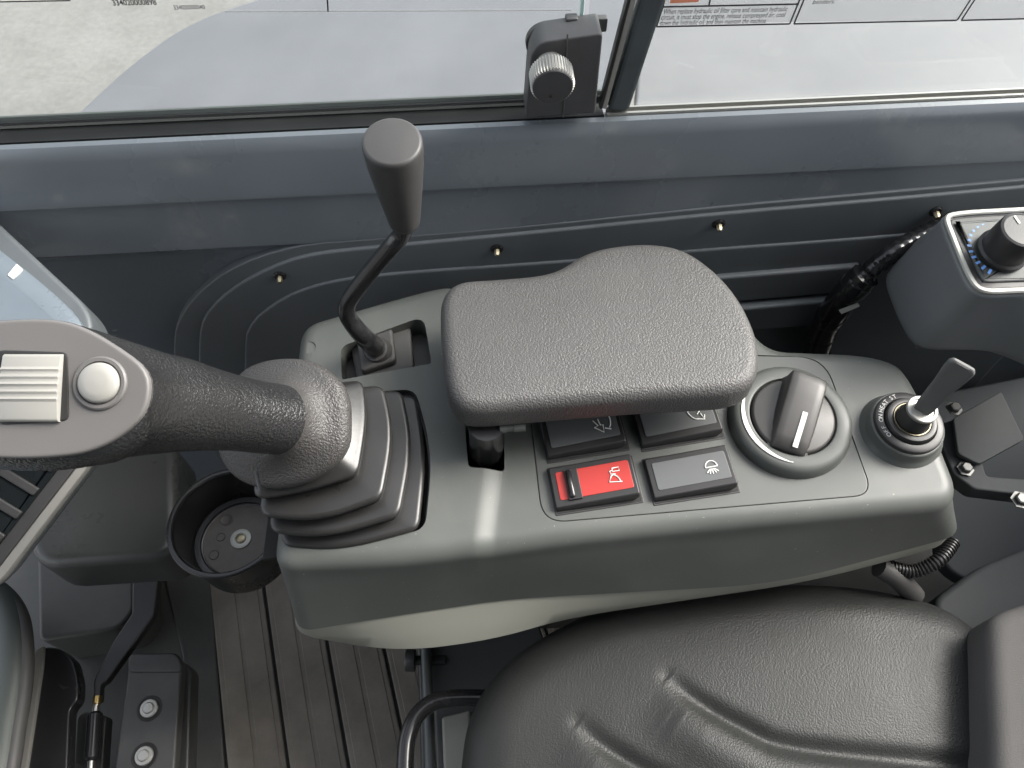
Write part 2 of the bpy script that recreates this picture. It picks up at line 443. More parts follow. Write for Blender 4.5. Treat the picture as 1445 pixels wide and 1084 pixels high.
# ------------------------------------------------------------------ side wall of the cab
side = thing('side_wall', 'dark blue-grey painted sheet metal cab wall under the window', 'cab wall', wp(.5, 0, 0))
prof = [(-.015, ZS-.02), (-.015, ZS-.004), (-.008, ZS-.004), (-.003, ZS), (.002, ZS-.001), (.006, ZS-.006), (.008, ZS-.014)]
prof += [(.016, ZS-.052), (.0165, ZS-.058), (.0135, ZS-.061), (.0135, ZS-.064)]
prof += [(.0185, ZS-.112), (.0185, ZS-.118), (.012, ZS-.126), (.010, ZS-.135), (.006, ZS-.30), (.004, .0), (-.02, 0)]
g = G(); NS = 2
g.loft([[wp(S0 + (S1-S0)*k/NS, a, z) for a, z in prof] for k in range(NS+1)], True, True, True)
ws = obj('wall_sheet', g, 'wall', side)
wo_ = worldloc(ws)
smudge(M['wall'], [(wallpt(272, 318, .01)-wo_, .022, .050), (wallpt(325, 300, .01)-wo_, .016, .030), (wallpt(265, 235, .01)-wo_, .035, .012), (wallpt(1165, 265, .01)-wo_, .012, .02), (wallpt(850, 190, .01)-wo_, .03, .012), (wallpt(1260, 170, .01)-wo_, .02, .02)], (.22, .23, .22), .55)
def wallslab(px, off, th, r, closed=True, n=90):
    return G().slab(px, WN, th, r, 4)
# arched mouldings behind the console (each lies proud of the one before)
o1 = [(246, 560), (246, 480), (254, 450), (275, 420), (310, 390), (360, 365), (430, 346), (520, 338), (760, 318), (1010, 293), (1260, 271), (1600, 240)]
o2 = [(281, 560), (281, 480), (287, 452), (304, 428), (340, 400), (390, 375), (440, 360), (525, 350), (760, 328), (1010, 303), (1260, 281), (1600, 250)]
o3 = [(345, 560), (346, 485), (352, 462), (372, 440), (420, 412), (490, 394), (600, 383), (760, 372), (1010, 352), (1200, 338), (1600, 305)]
bot = [(1600, 760), (260, 760)]
def warch(px, off):
    c = catmull([wallpt(x, y, off) for x, y in px], 60, False)
    a, b = c[-1].copy(), c[0].copy(); a.z = .02; b.z = .02
    return c + [a, b]
obj('arched_moulding', G().slab(warch(o1, .0190), WN, .018, .0014, 3), 'insert', side)
obj('arched_moulding', G().slab(warch(o2, .0225), WN, .02, .0022, 3), 'insert', side)
obj('arched_moulding', G().slab(warch(o3, .0250), WN, .02, .0024, 3), 'insert', side)
# trim rail across the mouldings
for (ya, yb, of) in ((398, 384, .031), (446, 430, .038)):
    a, b = wallpt(560, ya+32, of), wallpt(1215, yb-8, of)
    lp = [a, b, b - UP*.045, a - UP*.045]
    obj('trim_rail', G().slab(fillet(lp, .004, 3), WN, .012, .003, 3), 'insert', side)
# screws with clear washers
for (x, y) in ((395, 389), (701, 351), (1014, 316), (1320, 298)):
    p = wallpt(x, y, .0226)
    g = G(); g.lathe([(.0065, 0), (.0065, .001), (.005, .002)], p, WN, 20)
    sw = obj('screw_washer', g, 'blackgloss', side)
    g = G(); g.lathe([(.0030, .002), (.0032, .006), (.0022, .0085), (.0008, .0088)], p, WN + V((0, 0, -.2)), 6)
    obj('screw', g, 'dullbrass', sw)

# ------------------------------------------------------------------ window: track, post, panes
win = thing('side_window', 'sliding side window in a black track with printed film on its glass', 'window', wp(.5, -.03, ZS))
def wpl(px, py, off): return atp(px, py, WO + WN*off, WN)
# bottom track: u-channel with thin bright inner lip
sp = (wpl(850, 150, -.02) - WO).dot(WX)
prof = [(-.007, ZS-.006), (-.007, ZS-.001), (-.0085, ZS-.001), (-.0085, ZS-.003), (-.027, ZS-.003), (-.027, ZS+.004), (-.029, ZS+.004), (-.029, ZS-.006)]
g = G(); g.loft([[wp(s, a, z) for a, z in prof] for s in (S0, sp)], True, True, True)
obj('track', g, 'trackblack', win)
g = G(); g.loft([[wp(s, a, z) for a, z in [(-.006, ZS-.006), (-.006, ZS+.001), (-.0085, ZS+.001), (-.0085, ZS-.002), (-.0115, ZS-.002), (-.0115, ZS+.003), (-.0135, ZS+.003), (-.0135, ZS-.006)]] for s in (sp+.002, S1)], True, True, True)
obj('track', g, 'satin', win)
g = G(); g.box((wp((S0+sp)/2, -.031, ZS+.002)), WX*(sp-S0)/2, WN*.0015, UP*.006, .0008, 2)
obj('outer_lip', g, 'seal', win)
# panes
ztop = 1.15
def pane(s0, s1, off, name='glass_pane'):
    g = G(); c = wp((s0+s1)/2, off, (ZS+.002+ztop)/2)
    g.box(c, WX*(s1-s0)/2, UP*((ztop-ZS-.002)/2), WN*.0022, .0006, 1)
    return obj(name, g, 'glass', win)
sE = (wpl(816, 40, -.024) - WO).dot(WX)
pane(S0, sE, -.0235)
g = G(); g.box(wp(sE+.0017, -.0235, (ZS+.03+ztop)/2), WX*.0015, UP*((ztop-ZS-.03)/2), WN*.0024, .0004, 1)
obj('glass_edge', g, 'glassedge', win)
pane(sp-.02, S1, -.0175)
# post between the panes
def bar(p0, p1, halfw, d, m, name, par, off=0, r=.002):
    u = (p1-p0).normalized(); sd_ = WN.cross(u).normalized()
    g = G(); g.box((p0+p1)/2, u*((p1-p0).length/2), sd_*halfw, WN*d, r, 2); return obj(name, g, m, par)
pt = lambda x, y, o=-.012: wpl(x, y, o)
b0 = pt(871, 152); b1 = pt(919, 0); b1 = b0 + (b1-b0)*1.6
bar(b0, b1, .0098, .006, 'post', 'post', win, r=.003)
c0 = pt(852, 150, -.011); c1 = pt(892, 0, -.011); c1 = c0 + (c1-c0)*1.6
bar(c0, c1, .0022, .004, 'satin', 'seal_strip', win, r=.0008)
c0 = pt(847, 150, -.0115); c1 = pt(886, 0, -.0115); c1 = c0 + (c1-c0)*1.6
bar(c0, c1, .0015, .004, 'black', 'seal_strip', win, r=.0006)

# printed safety film on the right pane
OFR = -.0150
def rp(x, y): return wpl(x, y, OFR)
film = G(); q = [rp(905, 34), rp(1500, 26), rp(1500, -60), rp(930, -60)]
q = [p + WN*.0004 for p in q]
film.slab(q, WN, .0003, .0001, 1)
fo = obj('printed_film', film, 'film', win)
def line(g, a, b, wd=.0007, off=OFR, lift=.0009):
    a, b = wpl(*a, off) + WN*lift, wpl(*b, off) + WN*lift
    u = (b-a).normalized(); s_ = WN.cross(u)*wd
    g.add([a-s_, b-s_, b+s_, a+s_], [(0, 1, 2, 3)])
g = G()
for a, b in (((926, 37), (1114, 33)), ((926, 37), (935, 9)), ((935, 9), (1127, 5)), ((1114, 33), (1130, -6)), ((935, 9), (940, -10)), ((1000, 7), (1004, -12)),
             ((1120, 33), (1350, 28)), ((1120, 33), (1136, -6)), ((1350, 28), (1372, -6)), ((1356, 28), (1378, -6)), ((1356, 28), (1600, 22))):
    line(g, a, b)
obj('printed_border', g, 'ink', fo)
g = G()
for k, (s, x, y) in enumerate((('When replace hydraulic oil filter core and maintain hydraulic', 935, 19), ('circuit, it must stop the engine, release compressed air, cool', 932, 27), ('down the hydraulic oil, and then maintain the machine.', 930, 35))):
    a = wpl(x, y, OFR) + WN*.001; b = wpl(x+175, y-4, OFR) + WN*.001
    u = (b-a).normalized(); n0 = len(g.v)
    g.text(s, a, u, WN.cross(u), .0078, WN, 0, .15)
    ex = max((v-a).dot(u) for v in g.v[n0:]); sc_ = (b-a).length / ex * (1 if k < 2 else .86)
    for i in range(n0, len(g.v)):
        d = g.v[i]-a; g.v[i] = a + u*(d.dot(u)*sc_) + WN.cross(u)*d.dot(WN.cross(u))*.82
a = wpl(1145, 5, OFR) + WN*.001; u = (wpl(1240, 2, OFR)-a); u = (u - WN*u.dot(WN)).normalized()
g.text('benders.', a, u, WN.cross(u), .0055, WN, 0, .15)
obj('printed_text', g, 'ink', fo)
g = G(); a = wpl(945, 4, OFR) + WN*.001; b = wpl(985, 2, OFR) + WN*.001
g.add([a, b, b+UP*.012, a+UP*.012], [(0, 1, 2, 3)])
obj('printed_patch', g, 'orange', fo)
# left pane: film edge and printed numbers
OFL = -.0210
g = G(); line(g, (318, 16), (806, 14), .0004, OFL); obj('film_edge', g, 'white', win)
g = G(); line(g, (463, 16), (461, -20), .0006, OFL); line(g, (-60, 3), (100, 0), .0005, OFL); obj('printed_border', g, 'ink', win)
def ltext(s, x0, y, x1, m, h):
    a = wpl(x0, y, OFL) + WN*.0008; b = wpl(x1, y-1, OFL) + WN*.0008; u = (b-a).normalized(); g = G()
    g.text(s, a, u, WN.cross(u), h, WN, 0, bold=.00012)
    ex = max((v-a).dot(u) for v in g.v); k = (b-a).length/ex
    for i in range(len(g.v)):
        d = g.v[i]-a; g.v[i] = a + u*d.dot(u)*k + WN.cross(u)*d.dot(WN.cross(u))
    obj('printed_number', g, m, win)
ltext('334020000898', 160, 7, 222, 'ink', .0066)
ltext('334020003040', 246, 13, 290, 'inkfaint', .0050)

# window lock: black block, knurled thumb knob, ring behind
lock = thing('window_lock', 'black window clamp block with a knurled silver thumb knob', 'window lock', wpl(795, 160, -.01))
bl = [wpl(742, 168, .008), wpl(840, 160, .008), wpl(851, 47, .008), wpl(762, 60, .008), wpl(749, 78, .008)]
g = G(); g.slab(fillet(bl, [.002, .002, .004, .006, .006], 4), WN, .028, .0015, 3)
obj('block', g, 'clampblk', lock)
a0, a1 = wpl(801, 48, .0084), wpl(795, 166, .0084)
g = G(); g.box((a0+a1)/2, (a1-a0)/2, WX*.0006, WN*.0004, .0002, 1); obj('seam', g, 'seal', lock)
g = G(); g.box(wpl(836, 34, -.022), WX*.012, UP*.006, WN*.003, .001, 2); obj('back_tab', g, 'clampblk', lock)
g = G(); g.box(wpl(806, 36, -.018), WX*.005, UP*.008, WN*.004, .001, 2); obj('back_tab', g, 'clampblk', lock)
kc = wpl(775, 84, .008)
ax = (WN + V((0, 0, -.10))).normalized()
def knurl(o, ax, r, h0, h1, teeth=44, depth=.0009):
    a = ax.orthogonal().normalized(); b = ax.cross(a); n = teeth*4; L = []
    for h, k in ((h0, .93), (h0+.001, 1), (h1-.001, 1), (h1, .93)):
        L.append([o + ax*h + (a*math.cos(2*math.pi*i/n) + b*math.sin(2*math.pi*i/n)) * (r*k - (depth if i % 4 < 2 else 0)) for i in range(n)])
    return L
g = G(); g.lathe([(.007, -.001), (.007, .004), (.0115, .005), (.0135, .012), (.0138, .015)], kc, ax, 32); obj('knob_neck', g, 'knurl', lock)
g = G(); g.loft(knurl(kc, ax, .0178, .014, .031)); kn = obj('thumb_knob', g, 'knurl', lock)
g = G(); g.lathe([(.0162, .0305), (.0162, .0316), (.0155, .0322), (.001, .0322)], kc, ax, 40); obj('knob_face', g, 'clampblk', kn)
g = G(); g.lathe([(.0012, .0322), (.0012, .0328), (.0008, .033)], kc - WX*.001 - UP*.008, ax, 10); obj('face_dimple', g, 'void', kn)
g = G(); rc = wpl(769, 56, -.0215)
g.lathe([(.013, 0), (.0165, 0), (.0165, .005), (.0155, .006), (.014, .006), (.013, .005), (.013, 0)], rc, WN, 36, False, False); obj('rubber_ring', g, 'black', lock)

# outside body cover seen through the left pane
oc = catmull([atz(x, y, .28) for x, y in ((40, 230), (90, 178), (130, 140), (180, 95), (240, 50), (290, 24), (340, 6), (420, -18), (520, -40))], 40, False)
oc += [atz(897, -60, .28), atz(897, 60, .28), atz(880, 240, .28)]
g = G(); g.slab(oc, UP, .05, .006, 4)
tag(obj('body_cover', g, 'cover'), 'pale blue-grey curved body cover outside the left window pane', 'body cover')

g = G(); g.slab(fillet([atz(918, -80, .27), atz(1800, -80, .27), atz(1800, 260, .27), atz(885, 260, .27)], .02, 4), UP, .05, .006, 4)
tag(obj('machine_deck', g, 'paledeck'), 'pale grey flat body panel outside the right window pane', 'machine deck')

# ================================================================== CONSOLE
TILT = R(4)
CN = V((0, -math.sin(TILT), math.cos(TILT)))
CP = atz(722, 640, .58)
def cp(px, py, h=0): return atp(px, py, CP + CN*h, CN)
CX = cp(1225, 703) - cp(785, 740); CX.normalize(); CY = CN.cross(CX)
console = thing('control_console', 'grey-green plastic control console with rocker switches and rotary dial', 'control console', (.05, .34, .3))
T = [(424, 458), (596, 408), (642, 400), (690, 425), (1050, 440), (1085, 488), (1262, 495), (1302, 545), (1369, 712), (1100, 738), (800, 766), (690, 783), (560, 800), (383, 806)]
TR_ = [.02, .05, .03, .03, .03, .02, .05, .06, .03, .06, .06, .04, .06, .02]
Bf = {7: (1330, 600), 8: (1368, 752), 9: (1100, 824), 10: (800, 841), 11: (715, 846), 12: (565, 868), 13: (414, 893)}
Tw = [cp(x, y) for x, y in T]
ZB = .482
Bw = [atz(*Bf[i], ZB) if i in Bf else V((Tw[i].x, Tw[i].y, ZB)) for i in range(14)]
Bw[7] = V((Tw[7].x+.004, Tw[7].y, ZB)); Bw[0].x -= .004
tl = fillet(Tw, TR_, 8); bl = fillet(Bw, TR_, 8)
if newell(tl).dot(UP) < 0: tl = tl[::-1]; bl = bl[::-1]
RR = .016
L = [[p - UP*.004 + (offset(bl, UP, .006, 0)[i]-p) for i, p in enumerate(bl)], bl]
m1 = offset(tl, CN, 0, -RR)
L += [[a.lerp(b, .5) for a, b in zip(bl, m1)], [a.lerp(b, .85) for a, b in zip(bl, m1)]]
for k in range(7):
    q = math.pi/2*k/6; L.append(offset(tl, CN, RR*(1-math.cos(q)), -RR+RR*math.sin(q)))
L.append(offset(tl, CN, RR+.001, 0))
g = G(); g.loft(L)
# ridge: left part of the top stands higher, falling to the right through a fillet strip
sA, sB = cp(697, 660), cp(683, 772)
sdv = (sB - sA).normalized(); snv = CN.cross(sdv)
if snv.x < 0: snv = -snv
off = worldloc(console)
me = bpy.data.meshes.new('cover'); me.from_pydata([tuple(v-off) for v in g.v], [], g.f)
bm = bmesh.new(); bm.from_mesh(me); bmesh.ops.recalc_face_normals(bm, faces=bm.faces)
HS = .011
for k in range(9):
    d = -HS + 2*HS*k/8
    bmesh.ops.bisect_plane(bm, geom=bm.verts[:]+bm.edges[:]+bm.faces[:], plane_co=sA-off+snv*d, plane_no=snv, dist=1e-6)
def rise(p):
    d = (p - sA).dot(snv); t = min(1, max(0, (d+HS)/(2*HS))); return .0056*(1-t*t*(3-2*t))
for v in bm.verts:
    p = v.co + off
    if (p - CP).dot(CN) > -.04: v.co += CN*rise(p)*min(1, ((p-CP).dot(CN)+.04)/.02)
bm.to_mesh(me); bm.free(); me.materials.append(M['console']); finish(me)
cover = bpy.data.objects.new('cover', me); COL.objects.link(cover); cover.parent = console
HL = .0056
# cut-outs: lever recess, armrest slot, boot opening, switch panel seat, finger dent
rec = [(481, 489), (598, 446), (609, 513), (482, 536)]
recw = fillet([cp(x, y, HL) for x, y in rec], [.008, .014, .003, .003], 6)
def prism(loop, n, d): return G().loft([[p - n*d for p in ccw(loop, n)], [p + n*.02 for p in ccw(loop, n)]])
slotw = fillet([cp(x, y, .003) for x, y in ((655, 590), (711, 585), (712, 664), (661, 661))], .004, 4)
pan = [(744, 560), (749, 610), (764, 739), (1233, 699), (1166, 504), (1140, 501), (1040, 500), (900, 505)]
pan = [(742, 540), (765, 739), (1233, 699), (1163, 503), (1000, 500)]
panw = fillet([cp(x, y, 0) for x, y in pan], [.006, .022, .018, .028, .02], 8)
boot0 = [(425, 560), (586, 549), (611, 640), (600, 748), (480, 768), (396, 758)]
bootw = fillet([cp(x, y, HL) for x, y in boot0], [.02, .012, .06, .012, .05, .02], 6)
dent = cp(436, 490, HL)
pseat = panw
cut(cover, [prism(recw, CN, .06), prism(slotw, CN, .10), prism(bootw, CN, .04), prism(pseat, CN, .0035),
            G().lathe([(.0066, .02), (.0066, -.0012)], dent, CN, 24)])
# floors of the cut-outs
# apron: pale lower shell
Ap = {8: (1330, 772), 9: (1140, 822), 10: (800, 872), 11: (700, 902), 12: (560, 921), 13: (418, 896)}
ZA = .440
Aw = []
for i in range(14):
    if i in Ap: Aw.append(atz(*Ap[i], ZA))
    else: Aw.append(V((Bw[i].x, Bw[i].y, ZA)))
B2 = [V((p.x, p.y, ZB-.0015)) for p in Bw]
a_ = fillet(Aw, TR_, 8); b_ = fillet(B2, TR_, 8)
if newell(a_).dot(UP) < 0: a_ = a_[::-1]; b_ = b_[::-1]
b_ = offset(b_, UP, .0015, 0)
mid = [p.lerp(q, .5) for p, q in zip(a_, b_)]; mid = offset(mid, UP, -.003, 0)
low = offset(a_, UP, .012, -.012)
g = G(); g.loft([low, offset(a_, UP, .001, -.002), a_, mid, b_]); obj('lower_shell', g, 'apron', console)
g = G(); g.box((.16, .40, .225), (.17, 0, 0), (0, .07, 0), (0, 0, .225), .01, 3); obj('pedestal', g, 'darkmetal', console)

# switch panel
g = G(); g.slab(offset(ccw(panw, CN), CN, .0007, -.0001), CN, .003, .0007, 2)
obj('switch_panel', g, 'panel', console)

def frame_of(quad):   # quad TL,TR,BR,BL px on console plane
    P = [cp(x, y) for x, y in quad]; c = sum(P, V((0, 0, 0)))/4
    u = ((P[1]-P[0]) + (P[2]-P[3]))/4; v = ((P[0]-P[3]) + (P[1]-P[2]))/4
    return c, u, v
def stroke(g, c, ux, uy, n, pts, r=.00055, s=1):
    P = [c + ux*(x*s) + uy*(y*s) + n*.0004 for x, y in pts]
    g.tube(P, r, 6)
def arc(cx, cy, rx, ry, a0, a1, n=12): return [(cx+rx*math.cos(R(a0+(a1-a0)*k/n)), cy+ry*math.sin(R(a0+(a1-a0)*k/n))) for k in range(n+1)]
ICON = {
 'lamp': [arc(0, 0, 1, 1.1, 0, 180) + [(1, 0)]] + [[(.9*math.sin(R(a))*.55, -.35-.0*a), (1.25*math.sin(R(a)), -.35-.9*math.cos(R(a)))] for a in (-50, -25, 0, 25, 50)],
 'horn': [[(-.1, 1.5), (1, 1.5), (1, .9), (-.1, .9), (-.1, 1.5)], [(-.1, 1.2), (-.6, 1.0), (-.5, .5), (0, .45), (.3, .4)], arc(-.6, -1.1, 1.4, 1.5, 75, 0, 10)[:] + [(1.1, -1.1), (-1, -.8), (-.5, .2), (-.1, .4)]],
 'wiper': [arc(0, 1.2, 1.5, 2.4, 200, 262, 8) + [(.9, -1.4), (.5, -.2)] , [(-1.4, .4), (-.7, .9), (.4, .9)], [(.0, -.3), (1.3, 1.0)], [(-.2, -1.1), (.9, -1.4), (1.1, -.6)]],
 'turn': [[(-1.2, .8), (-.6, -.2), (-1.2, -.4), (.1, -1.5), (.2, -.2), (-.2, -.2), (-.4, .9)], arc(.7, .5, .8, 1.6, 120, -60, 8), [(.4, -.8), (1.3, -1.2)]],
}
def rocker(quad, face, icon, label):
    c, u, v = frame_of(quad)
    ul, vl = u.length, v.length; ux = u.normalized(); uy = (v - ux*v.dot(ux)).normalized(); n = ux.cross(uy)
    g = G(); g.slab(fillet([c+ux*a*(ul+.0022)+uy*b*(vl+.0022)+n*.0007+ux*.0016-uy*.0010 for a, b in ((-1, -1), (1, -1), (1, 1), (-1, 1))], .0015, 3), n, .0012, .0004, 2)
    base = obj('rocker_switch', g, 'black', console, label)
    g = G(); g.slab(fillet([c+ux*a*(ul+.0008)+uy*b*(vl+.0008)+n*.0010+ux*.0016-uy*.0010 for a, b in ((-1, -1), (1, -1), (1, 1), (-1, 1))], .0012, 3), n, .0008, .0002, 1)
    obj('well', g, 'void', base)
    # rocker cap: left end pressed in, right end up
    hl, hr = .0060, .0120
    bot = [c+ux*a*ul+uy*b*vl+n*.0012 for a, b in ((-1, -1), (.93, -1), (.93, 1), (-1, 1))]
    n2 = (n - ux*((hr-hl)/(2*ul))).normalized(); x2 = (ux + n*((hr-hl)/(2*ul))).normalized()
    top = [c+ux*a*ul+uy*b*vl*.93+n*(hl if a < 0 else hr) for a, b in ((-1, -1), (1, -1), (1, 1), (-1, 1))]
    t1 = offset(fillet(top, .002, 3), n2, 0, -.0045)
    t1 = [p + uy*(vl*.07)*(1 if (p-c).dot(uy) > 0 else -1) for p in t1]
    t2 = offset(fillet(top, .002, 3), n2, 0, -.001); t3 = offset(fillet(top, .002, 3), n2, .0006, -.0002); t4 = offset(fillet(top, .002, 3), n2, .0012, 0)
    g = G(); g.loft([fillet(bot, .002, 3), t1, t2, t3, t4]); obj('rocker_cap', g, 'black', base)
    ct = sum(top, V((0, 0, 0)))/4
    a0 = -.86
    g = G(); g.slab(fillet([ct+x2*a*ul+uy*b*vl for a, b in ((a0, -.62), (.9, -.62), (.9, .66), (a0, .66))], .0022, 4), n2, .001, .0003, 2)
    g.v = [p + n2*.0006 for p in g.v]
    obj('lens', g, face, base)
    g = G(); ic = ct + x2*ul*.50 + n2*.0006
    for s in ICON[icon]: stroke(g, ic, x2, uy, n2, s, .00055, vl*.26)
    obj('icon', g, 'white', base)
    if face == 'red':
        g = G(); g.box(ct - x2*ul*.50 + n2*.0012, x2*ul*.165, uy*vl*.70, n2*.0012, .0005, 2); obj('lock_bar', g, 'black', base)
        g = G(); e0, e1 = ct - x2*ul*.56 + n2*.0028 + uy*vl*.52, ct - x2*ul*.56 + n2*.0028 - uy*vl*.52
        g.tube([e0+uy*.0025, e0+uy*.0015, e0, e1, e1-uy*.0015, e1-uy*.0025], [.0006, .0024, .003, .003, .0024, .0006], 12); obj('slider', g, 'blackgloss', base)
    return base
dx, dy = (135, -15), None
rocker([(774, 663), (886, 645), (902, 706), (783, 723)], 'red', 'horn', 'red rocker switch with black sliding lock')
rocker([(909, 650), (1021, 632), (1036, 692), (920, 709)], 'lens', 'lamp', 'grey rocker switch with lamp symbol')
rocker([(762, 589), (868, 571), (880, 633), (770, 650)], 'lens', 'turn', 'grey rocker switch with arrow symbol')
rocker([(892, 574), (1000, 556), (1014, 616), (902, 634)], 'lens', 'wiper', 'grey rocker switch with wiper symbol')

# rotary dial
dc = cp(1113, 596); rr = .0555
g = G(); g.lathe([(rr+.001, -.001), (rr+.0005, .003), (rr-.0015, .009), (rr-.004, .0115), (rr-.007, .0125), (.041, .0132), (.0395, .0128), (.0385, .0110), (.0385, .004), (.001, .004)], dc, CN, 96)
dial = obj('rotary_dial', g, 'panel', console)
# crescent print
g = G(); pts = []; a_dir = CX; b_dir = CY; nn = 30; inn = []; out = []
for k in range(nn+1):
    a = R(150 + 105*k/nn); wdt = .0040*math.sin(math.pi*min(1, (k/nn)*1.0 + .04))**.7 * (1 - .25*k/nn) + .0006
    for rad, lst in ((.0468-wdt, inn), (.0468, out)):
        lst.append(dc + CN*.0137 + (a_dir*math.cos(a) + b_dir*math.sin(a))*rad)
vs = inn + out; g.add(vs, [(i, i+1, nn+1+i+1, nn+1+i) for i in range(nn)])
obj('crescent_mark', g, 'white', dial)
g = G(); g.lathe([(.0375, .004), (.0375, .0125), (.0365, .0142), (.0350, .0148), (.001, .0150)], dc, CN, 72); obj('knob_disc', g, 'knobgrey', dial)
# ridge handle on the knob
p_hi, p_lo = cp(1139, 524, .028), cp(1108, 636, .018)
hd = (p_hi-p_lo); hd -= CN*hd.dot(CN); hd.normalize(); hs = hd.cross(CN)
secs = []
for t, hgt, wd in ((-.0372, .015, .0100), (-.0360, .0185, .0112), (-.026, .0225, .0125), (-.01, .0270, .0128), (.012, .0315, .0128), (.026, .0335, .0128), (.0335, .0335, .0126), (.0362, .0318, .0122), (.0372, .029, .0118)):
    c_ = dc + hd*t + hs*.0025
    s_ = []
    for x, y in ((-1.25, .0125), (-1.08, .6*hgt), (-.98, hgt-.002), (-.88, hgt-.0005), (-.5, hgt), (.5, hgt-.0010), (.88, hgt-.0020), (.98, hgt-.0035), (1.05, .6*hgt), (1.15, .0125)):
        s_.append(c_ + hs*x*wd*1.3 + CN*max(y, .0125))
    secs.append(s_)
g = G(); g.loft(secs); obj('knob_handle', g, 'knobgrey', dial, ang=50)
g = G(); vs = []
for t, hh in ((-.0345, .0205), (-.030, .0217), (-.025, .0231), (-.018, .0252), (-.010, .0274), (-.002, .0290)):
    for x in (.1, .38): vs.append(dc + hd*t + hs*(.0025 + x*.0160) + CN*(hh))
g.add(vs, [(2*i, 2*i+1, 2*i+3, 2*i+2) for i in range(5)])
obj('pointer_mark', g, 'white', dial)

# ignition switch
ic = cp(1271, 608)
g = G(); g.lathe([(0.03860, -.002), (0.03701, .0010), (0.03488, .0030), (0.03367, .006), (0.03255, .014), (0.03143, .0150), (.001, .0150)], ic, CN, 72); obj('switch_skirt', g, 'panel', console)
g = G(); g.lathe([(0.03069, .010), (0.03069, .016), (0.02995, .0185), (0.02837, .0195), (0.02371, .0197), (0.02279, .0187), (0.02232, .0170)], ic, CN, 72, True, False)
g.lathe([(0.02232, .0165), (0.02232, .0215), (0.02120, .0235), (0.01907, .0240), (0.01721, .0238), (0.01674, .0220), (.001, .0220)], ic, CN, 64, False, True)
ign = obj('ignition_switch', g, 'black', console)
g = G(); g.lathe([(0.01618, .0222), (0.01655, .0232), (0.01618, .0242), (0.01544, .0242), (0.01507, .0232), (0.01507, .0222)], ic, CN, 48, False, False); obj('brass_ring', g, 'dullbrass', ign)
g = G(); g.lathe([(0.01442, .020), (0.01442, .028), (0.01321, .031), (0.01283, .040), (0.01246, .0405), (.001, .0405)], ic, CN, 48); obj('barrel', g, 'black', ign)
g = G(); g.lathe([(0.01265, .040), (0.01321, .0412), (0.01321, .0436), (0.01246, .0442), (0.01042, .0442), (0.00986, .0428), (.001, .0428)], ic, CN, 48); obj('bright_collar', g, 'satin', ign)
g = G()
for s, a in (('OFF', 197), ('ON', 168), ('HEAT', 139), ('ST', 108)):
    n_ = len(s)
    for i, ch in enumerate(s):
        aa = R(a - (i-(n_-1)/2)*8.2); rd = CX*math.cos(aa) + CY*math.sin(aa); tg = rd.cross(CN)*1
        g.text(ch, ic + rd*.0244 + CN*.0200, tg, rd, .0056, CN, .0002, 0, 'CENTER')
obj('lettering', g, 'satinprint', ign)

# key in the ignition
k0 = ic + CN*.0425
key = thing('ignition_key', 'black plastic headed key standing in the ignition switch', 'key', k0)
kd = (atz(1361, 512, k0.z + .062) - k0).normalized()
kx = kd.cross(V((0.3, -1, .2))).normalized(); kz = kx.cross(kd)
kx = (UPV*.73 - RGT*.68); kx = (kx - kd*kx.dot(kd)).normalized(); kz = kd.cross(kx)
LK = (atz(1361, 512, k0.z+.062) - k0).length
secs = []
for t, wd, th, sh in ((-.004, .0062, .0030, 0), (.006, .0078, .0036, 0), (.02, .0085, .0040, 0), (LK*.55, .0092, .0036, 0), (LK*.8, .0110, .0034, .001), (LK*.95, .0112, .0034, .0025), (LK, .0095, .0028, .003), (LK+.001, .008, .0015, .003)):
    c_ = k0 + kd*t + kz*sh
    secs.append([c_ + kx*wd*(abs(math.cos(q))**.35)*(1 if math.cos(q) > 0 else -1) + kz*th*(abs(math.sin(q))**.5)*(1 if math.sin(q) > 0 else -1) for q in [2*math.pi*(k+.5)/28 for k in range(28)]])
g = G(); g.loft(secs); obj('key_head', g, 'keygrey', key, ang=50)
g = G(); g.box(k0 - kd*.004, kx*.004, kz*.0012, kd*.006, .0004, 1); obj('key_blade', g, 'steel', key)

# ================================================================== AUXILIARY LEVER
lp = cp(540, 512, HL-.012)
lever = thing('bent_lever', 'bent black steel lever with a tapered black knob', 'control lever', lp)
# boot: stepped square bellows in the recess
rc_ = fillet([cp(x, y, -.022) for x, y in ((480, 486), (602, 440), (614, 520), (478, 545))], .004, 4)
g = G(); g.slab(rc_, CN, .004, .001, 2); obj('boot_floor', g, 'rubber_matt', lever)
def qd(px, h, r=.005): return ccw(fillet([cp(x, y, h) for x, y in px], r, 5), CN)
st = [([(497, 492), (580, 456), (590, 520), (512, 548)], -.012, -.021), ([(506, 490), (558, 466), (563, 515), (512, 534)], -.001, -.0125), ]
g = G(); Ls = []
q2 = qd([(494, 482), (578, 452), (584, 519), (503, 541)], -.006); 
Ls = [offset(q2, CN, 0, -.017), offset(q2, CN, .0, -.002), offset(q2, CN, .001, -.0006), offset(q2, CN, .003, 0)]
q1 = qd([(503, 478), (553, 462), (559, 508), (509, 524)], .004)
Ls += [offset(q1, CN, 0, -.009), offset(q1, CN, 0, -.002), offset(q1, CN, .001, -.0006), offset(q1, CN, .003, 0)]
g.loft(Ls); obj('boot', g, 'rubber_matt', lever)
bc = sum(q1, V((0, 0, 0)))/len(q1)
KT = atd(553, 199, .500); KB = atd(571, 314, .588)
rodpx = [(532, 494, None), (512, 474, .690), (494, 452, .672), (489, 436, .660), (496, 418, .650), (525, 380, .628), (555, 345, .606), (566, 332, .600), (571, 316, .590)]
P = [bc - CN*.004, bc + CN*.004]
P = [cp(533, 496, .003), cp(529, 490, .012)] + [atd(x, y, t) for x, y, t in rodpx[1:]]
